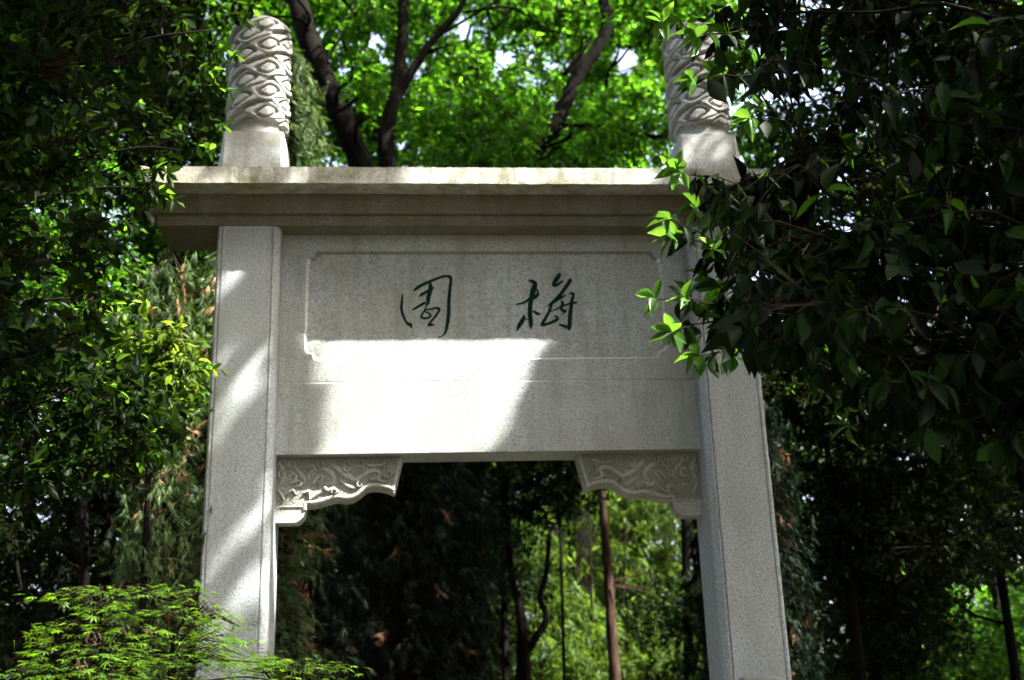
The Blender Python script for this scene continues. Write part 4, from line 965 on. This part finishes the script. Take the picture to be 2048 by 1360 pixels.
def shrub_mass(label, name, cat, pts, per, mat, length, r, k=7, tint=(0.35, 0.25), tpl=T_SMALL, trunk_r=.06, group=gw, singles=0):
    P = np.array([at(*p) for p in pts]); c = P.mean(0); zt = P[:, 2].max()
    return tree(name, label, cat, (c[0], c[1], 0), [[(c[0], c[1], 0, trunk_r), (c[0]+.06, c[1], zt*.5, trunk_r*.8), (c[0]-.05, c[1], zt*.95, trunk_r*.35)]], M_BARK, [(p, r, 1) for p in P], per, k, length, tpl, mat, group, 0.02, tint=tint, singles=singles)
R = lambda a, b: rng.uniform(a, b)
def scat(x0, x1, y0, y1, Y0, Y1, n): return [(R(x0, x1), R(y0, y1), R(Y0, Y1)) for _ in range(n)]
shrub_mass('dark leafy tree standing right of the right post', 'understorey_tree', 'tree', scat(1580, 1800, 740, 1120, 2.5, 5, 26) + scat(1530, 1640, 660, 840, 2.5, 4, 10), 75, L_SHRUB, 0.085, (.7, .6, .5))
shrub_mass('dark leafy tree at the far right edge beyond the broadleaf tree', 'understorey_tree', 'tree', scat(1790, 2150, 600, 1180, 2.5, 6, 36), 75, L_SHRUB, 0.085, (.8, .7, .55))
shrub_mass('low dark shrubs right of the right post near the ground', 'understorey_shrub', 'shrub', scat(1600, 1850, 1120, 1420, 4, 8, 22), 85, L_SHRUB, 0.09, (.8, .7, .5))
shrub_mass('partly sunlit pale green shrub in the lower right corner', 'understorey_shrub', 'shrub', scat(1820, 2150, 1180, 1450, 8, 12, 22), 85, L_TOP, 0.11, (.9, .8, .55), tint=(.5, .25))
shrub_mass('dark shrubs behind the maple below the left cypress', 'understorey_shrub', 'shrub', scat(-80, 400, 900, 1450, 3.0, 7, 44), 80, L_SHRUB, 0.09, (.8, .7, .5), tint=(.25, .2))
shrub_mass('dark understorey seen low through the gate opening', 'understorey_shrub', 'shrub', scat(560, 1010, 1000, 1450, 9, 13, 34), 80, L_SHRUB, 0.11, (.9, .9, .6), tint=(.25, .2))
shrub_mass('dark tree with fine leaves behind the right bracket', 'understorey_tree', 'tree', scat(1300, 1460, 900, 1420, 9, 13, 18), 80, L_SHRUB, 0.11, (.9, .9, .6), tint=(.4, .25))
shrub_mass('shaded tree whose crown hides behind the inscription panel', 'understorey_tree', 'tree', scat(500, 1500, 420, 900, 7, 12, 26), 50, L_SHRUB, 0.12, (1, 1, .7), tint=(.3, .2))
shrub_mass('mid green leafy tree filling the gap between the privet tree and the left post', 'understorey_tree', 'tree', scat(250, 470, 430, 760, 3.2, 5.0, 22), 90, L_TOP, 0.08, (.6, .6, .45), tint=(.35, .3))
shrub_mass('shaded tree whose crown closes the sky above the privet tree', 'understorey_tree', 'tree', scat(0, 440, -150, 340, 2.8, 5.5, 44), 70, L_SHRUB, 0.10, (.8, .7, .5), tint=(.45, .3))
shrub_mass('shaded tree behind the dark foliage on the left', 'understorey_tree', 'tree', scat(-150, 440, 250, 950, 5, 9, 70), 70, L_SHRUB, 0.11, (1, .9, .7), tint=(.35, .25))
shrub_mass('shaded tree with small leaves filling the gaps behind the broadleaf tree', 'understorey_tree', 'tree', scat(1600, 2200, -120, 520, 2.0, 5.5, 46), 80, L_SHRUB, 0.10, (.8, .7, .55), tint=(.4, .28))
shrub_mass('shaded tree behind the broadleaf tree on the right', 'understorey_tree', 'tree', scat(1560, 2200, 420, 1000, 7, 11, 44), 70, L_SHRUB, 0.12, (1, 1, .7), tint=(.35, .25))

shrub_mass('dark thicket closing the view behind the bamboo', 'understorey_tree', 'tree', scat(1000, 1500, 900, 1450, 16, 20, 40), 56, L_SHRUB, 0.18, (1.4, 1.2, .9), tint=(.4, .25))
shrub_mass('dark thicket closing the view behind the left cypresses', 'understorey_tree', 'tree', scat(450, 1020, 900, 1450, 15, 19, 36), 56, L_SHRUB, 0.18, (1.4, 1.2, .9), tint=(.3, .25))
shrub_mass('dark thicket closing the view at the far right', 'understorey_tree', 'tree', scat(1560, 2150, 850, 1450, 14, 18, 40), 56, L_SHRUB, 0.18, (1.4, 1.2, .9), tint=(.3, .25))
# far wood: reads as one mass
wt = Buf(); sets = []
for i in range(70):
    a = rng.uniform(-0.75, 0.85); d = rng.uniform(22, 42); x, y = d*math.sin(a), -8 + d*math.cos(a) + 6
    wt.tube(np.array([(x, y, 0), (x + R(-.2, .2), y, 4), (x + R(-.6, .6), y, 9)]), [.18, .15, .08], 6)
    c = np.array([x, y, 0]); E = np.vstack([clump_points(c + [R(-1.5, 1.5), R(-1.5, 1.5), R(0.5, 12)], (1.7, 1.7, 1.2), 24) for _ in range(6)]); E = cull(E)
    sets.append(whorls(E, norm(rng.normal(size=E.shape)), 6, 0.38, (30, 90), 0.2, 0.6, tint_mu=0.45, tint_sd=0.25)[:4])
far = thing('far_wood', (0, 30, 0), None, None); far['kind'] = 'stuff'
wt.build('trunks', M_BARK, far, (0, 30, 0), kind='stuff')
add_leaves(far, (0, 30, 0), 'foliage', T_SMALL, sets, L_FAR)

# ------------------------------------------------------------------ unseen trees outside the frame, put in to shade the gate and the wood
def shade_field(boxes, t0, t1):
    P = []
    for lo, hi, n in boxes:
        q = rng.uniform(lo, hi, (n, 3)); P.append(q + S*rng.uniform(t0, t1, (n, 1)))
    return np.vstack(P)
def shade_tree(base, label, E, path, leaf=0.16, k=6):
    sets = list(whorls(E, norm(rng.normal(size=E.shape)), k, leaf, (30, 100), 0.2, 0.6, along=0.1)[:4])
    ok = ~sun_gap(sets[0] + sets[1][:, :, 0]*sets[2][:, None]*0.55, 0.06); px, py, dz = project(sets[0])
    ok &= ~((dz > .2) & (px > -60) & (px < 2110) & (py > -60) & (py < 1420))
    sets = [[x[ok] for x in sets]]
    root = thing('shade_tree', base, label, 'tree', 'unseen trees put in to shade the gate and the wood')
    tb = Buf(); q = spline(path, 6); tb.tube(q[:, :3], q[:, 3], 10, .1); tb.build('trunk', M_BARK, root, base, smooth=True)
    lb = Buf(); last = q[len(q)//2:, :3]
    for c in E[rng.choice(len(E), 30, replace=False)]:
        w = wander(nearest([last], c), c, 6, .05, .03); w = np.stack([np.interp(np.linspace(0, 1, 40), np.linspace(0, 1, len(w)), w[:, i]) for i in range(3)], 1)
        bad = np.zeros(len(w), bool)
        for o in ((0, 0, 0), (.12, 0, 0), (-.12, 0, 0), (0, 0, .12), (0, 0, -.12)): bad |= sun_gap(w + np.array(o), .1)
        px, py, dz = project(w); bad |= (dz > .2) & (px > -60) & (px < 2110) & (py > -60) & (py < 1420)
        n = len(w) if not bad.any() else int(np.argmax(bad))        # the limb ends where the gap begins
        if n > 4: lb.tube(w[:n:3], np.linspace(.05, .012, len(w[:n:3])), 5)
    if lb.n: lb.build('limbs', M_BARK, root, base, smooth=True, kind='stuff')
    add_leaves(root, base, 'foliage', T_SMALL, sets, L_SHADE)
def field(boxes, t0, t1, zmin):
    E = cull(shade_field(boxes, t0, t1), sunm=0.10, frame_out=True); return E[E[:, 2] > zmin]
shade_tree((7.4, -5.0, 0), 'unseen spreading tree right of the path, crown shaped to shade the gate', field([((-1.75, -.2, 1.0), (3.4, .2, 7.8), 4600)], 7.0, 11.5, 8.5),
           [(7.4, -5, 0, .35), (7.2, -5, 4, .3), (6.6, -4.6, 8, .22), (5.4, -4, 11, .12)])
shade_tree((-3.5, -7.5, 0), 'unseen tree left of the path, added to shade the privet tree', field([((-6.5, -3.4, 1.0), (-1.6, -.4, 7.5), 2800)], 6.0, 9.5, 6.5),
           [(-3.5, -7.5, 0, .3), (-3.2, -7.2, 4, .25), (-2, -6, 8, .18), (-1, -5, 10.5, .1)], 0.20)
shade_tree((8.6, -8.5, 0), 'unseen tree right of the visitor, added to shade the broadleaf tree', field([((.6, -5.4, 1.0), (5.0, -1.0, 8), 4200)], 5.5, 9.5, 7.0),
           [(8.6, -8.5, 0, .3), (8.2, -8, 4, .25), (7, -6.5, 8, .18), (6.4, -6, 10.5, .1)], 0.21)
shade_tree((13.5, 3.0, 0), 'unseen tree right of the gate, added to shade the understorey', field([((3.0, 1.0, 0), (9.5, 9.5, 5), 3400)], 7.0, 12.0, 6.0),
           [(13.5, 3, 0, .35), (13.2, 3, 4, .3), (12, 3, 8, .22), (10.5, 2.5, 11, .12)], 0.22)
shade_tree((-9.0, 0.5, 0), 'unseen tree left of the gate, added to shade the wood behind', field([((-8.5, 2.7, 0.5), (-1.5, 9.5, 6), 3000), ((-2.5, 4.0, .5), (2.0, 9.0, 6.5), 2200)], 9.0, 14.0, 9.0),
           [(-9, .5, 0, .35), (-8.5, .7, 4, .3), (-5, 1.5, 9, .22), (-1, 2, 12, .12)], 0.22)
# unseen trees added behind and beside the visitor to cut the sky light
for i, (x, y, h, lab) in enumerate([(-9, -6, 10, 'added unseen tree left of the visitor'), (11, -1, 11, 'added unseen tree far to the right of the gate'), (-10, 4, 10, 'added unseen tree far to the left of the gate'), (12, 6, 11, 'added unseen tree to the right of the wood'), (-6, -18, 12, 'added unseen tree behind the visitor on the left'), (4, -19, 12, 'added unseen tree behind the visitor on the right'), (11, -14, 12, 'added unseen tree behind the visitor, far on the right'), (-13, -13, 12, 'added unseen tree behind the visitor, far on the left'), (12, -7, 11, 'added unseen tree right of the visitor'), (-1, -12.5, 11, 'added unseen tree arching over the path behind the visitor')]):
    cl = [((x + R(-3.2, 3.2), y + R(-3.2, 3.2), R(5.5 if y == -12.5 else 0.8, h)), (1.4, 1.4, 1.0), 1) for _ in range(46)]
    tree('sky_block_tree', lab, 'tree', (x, y, 0), [[(x, y, 0, .3), (x+.2, y, h*.5, .22), (x, y, h, .08)]], M_BARK, cl, 22, 6, 0.26, T_SMALL, L_SHADE, 'added unseen trees around the visitor', .05, frame_out=True)
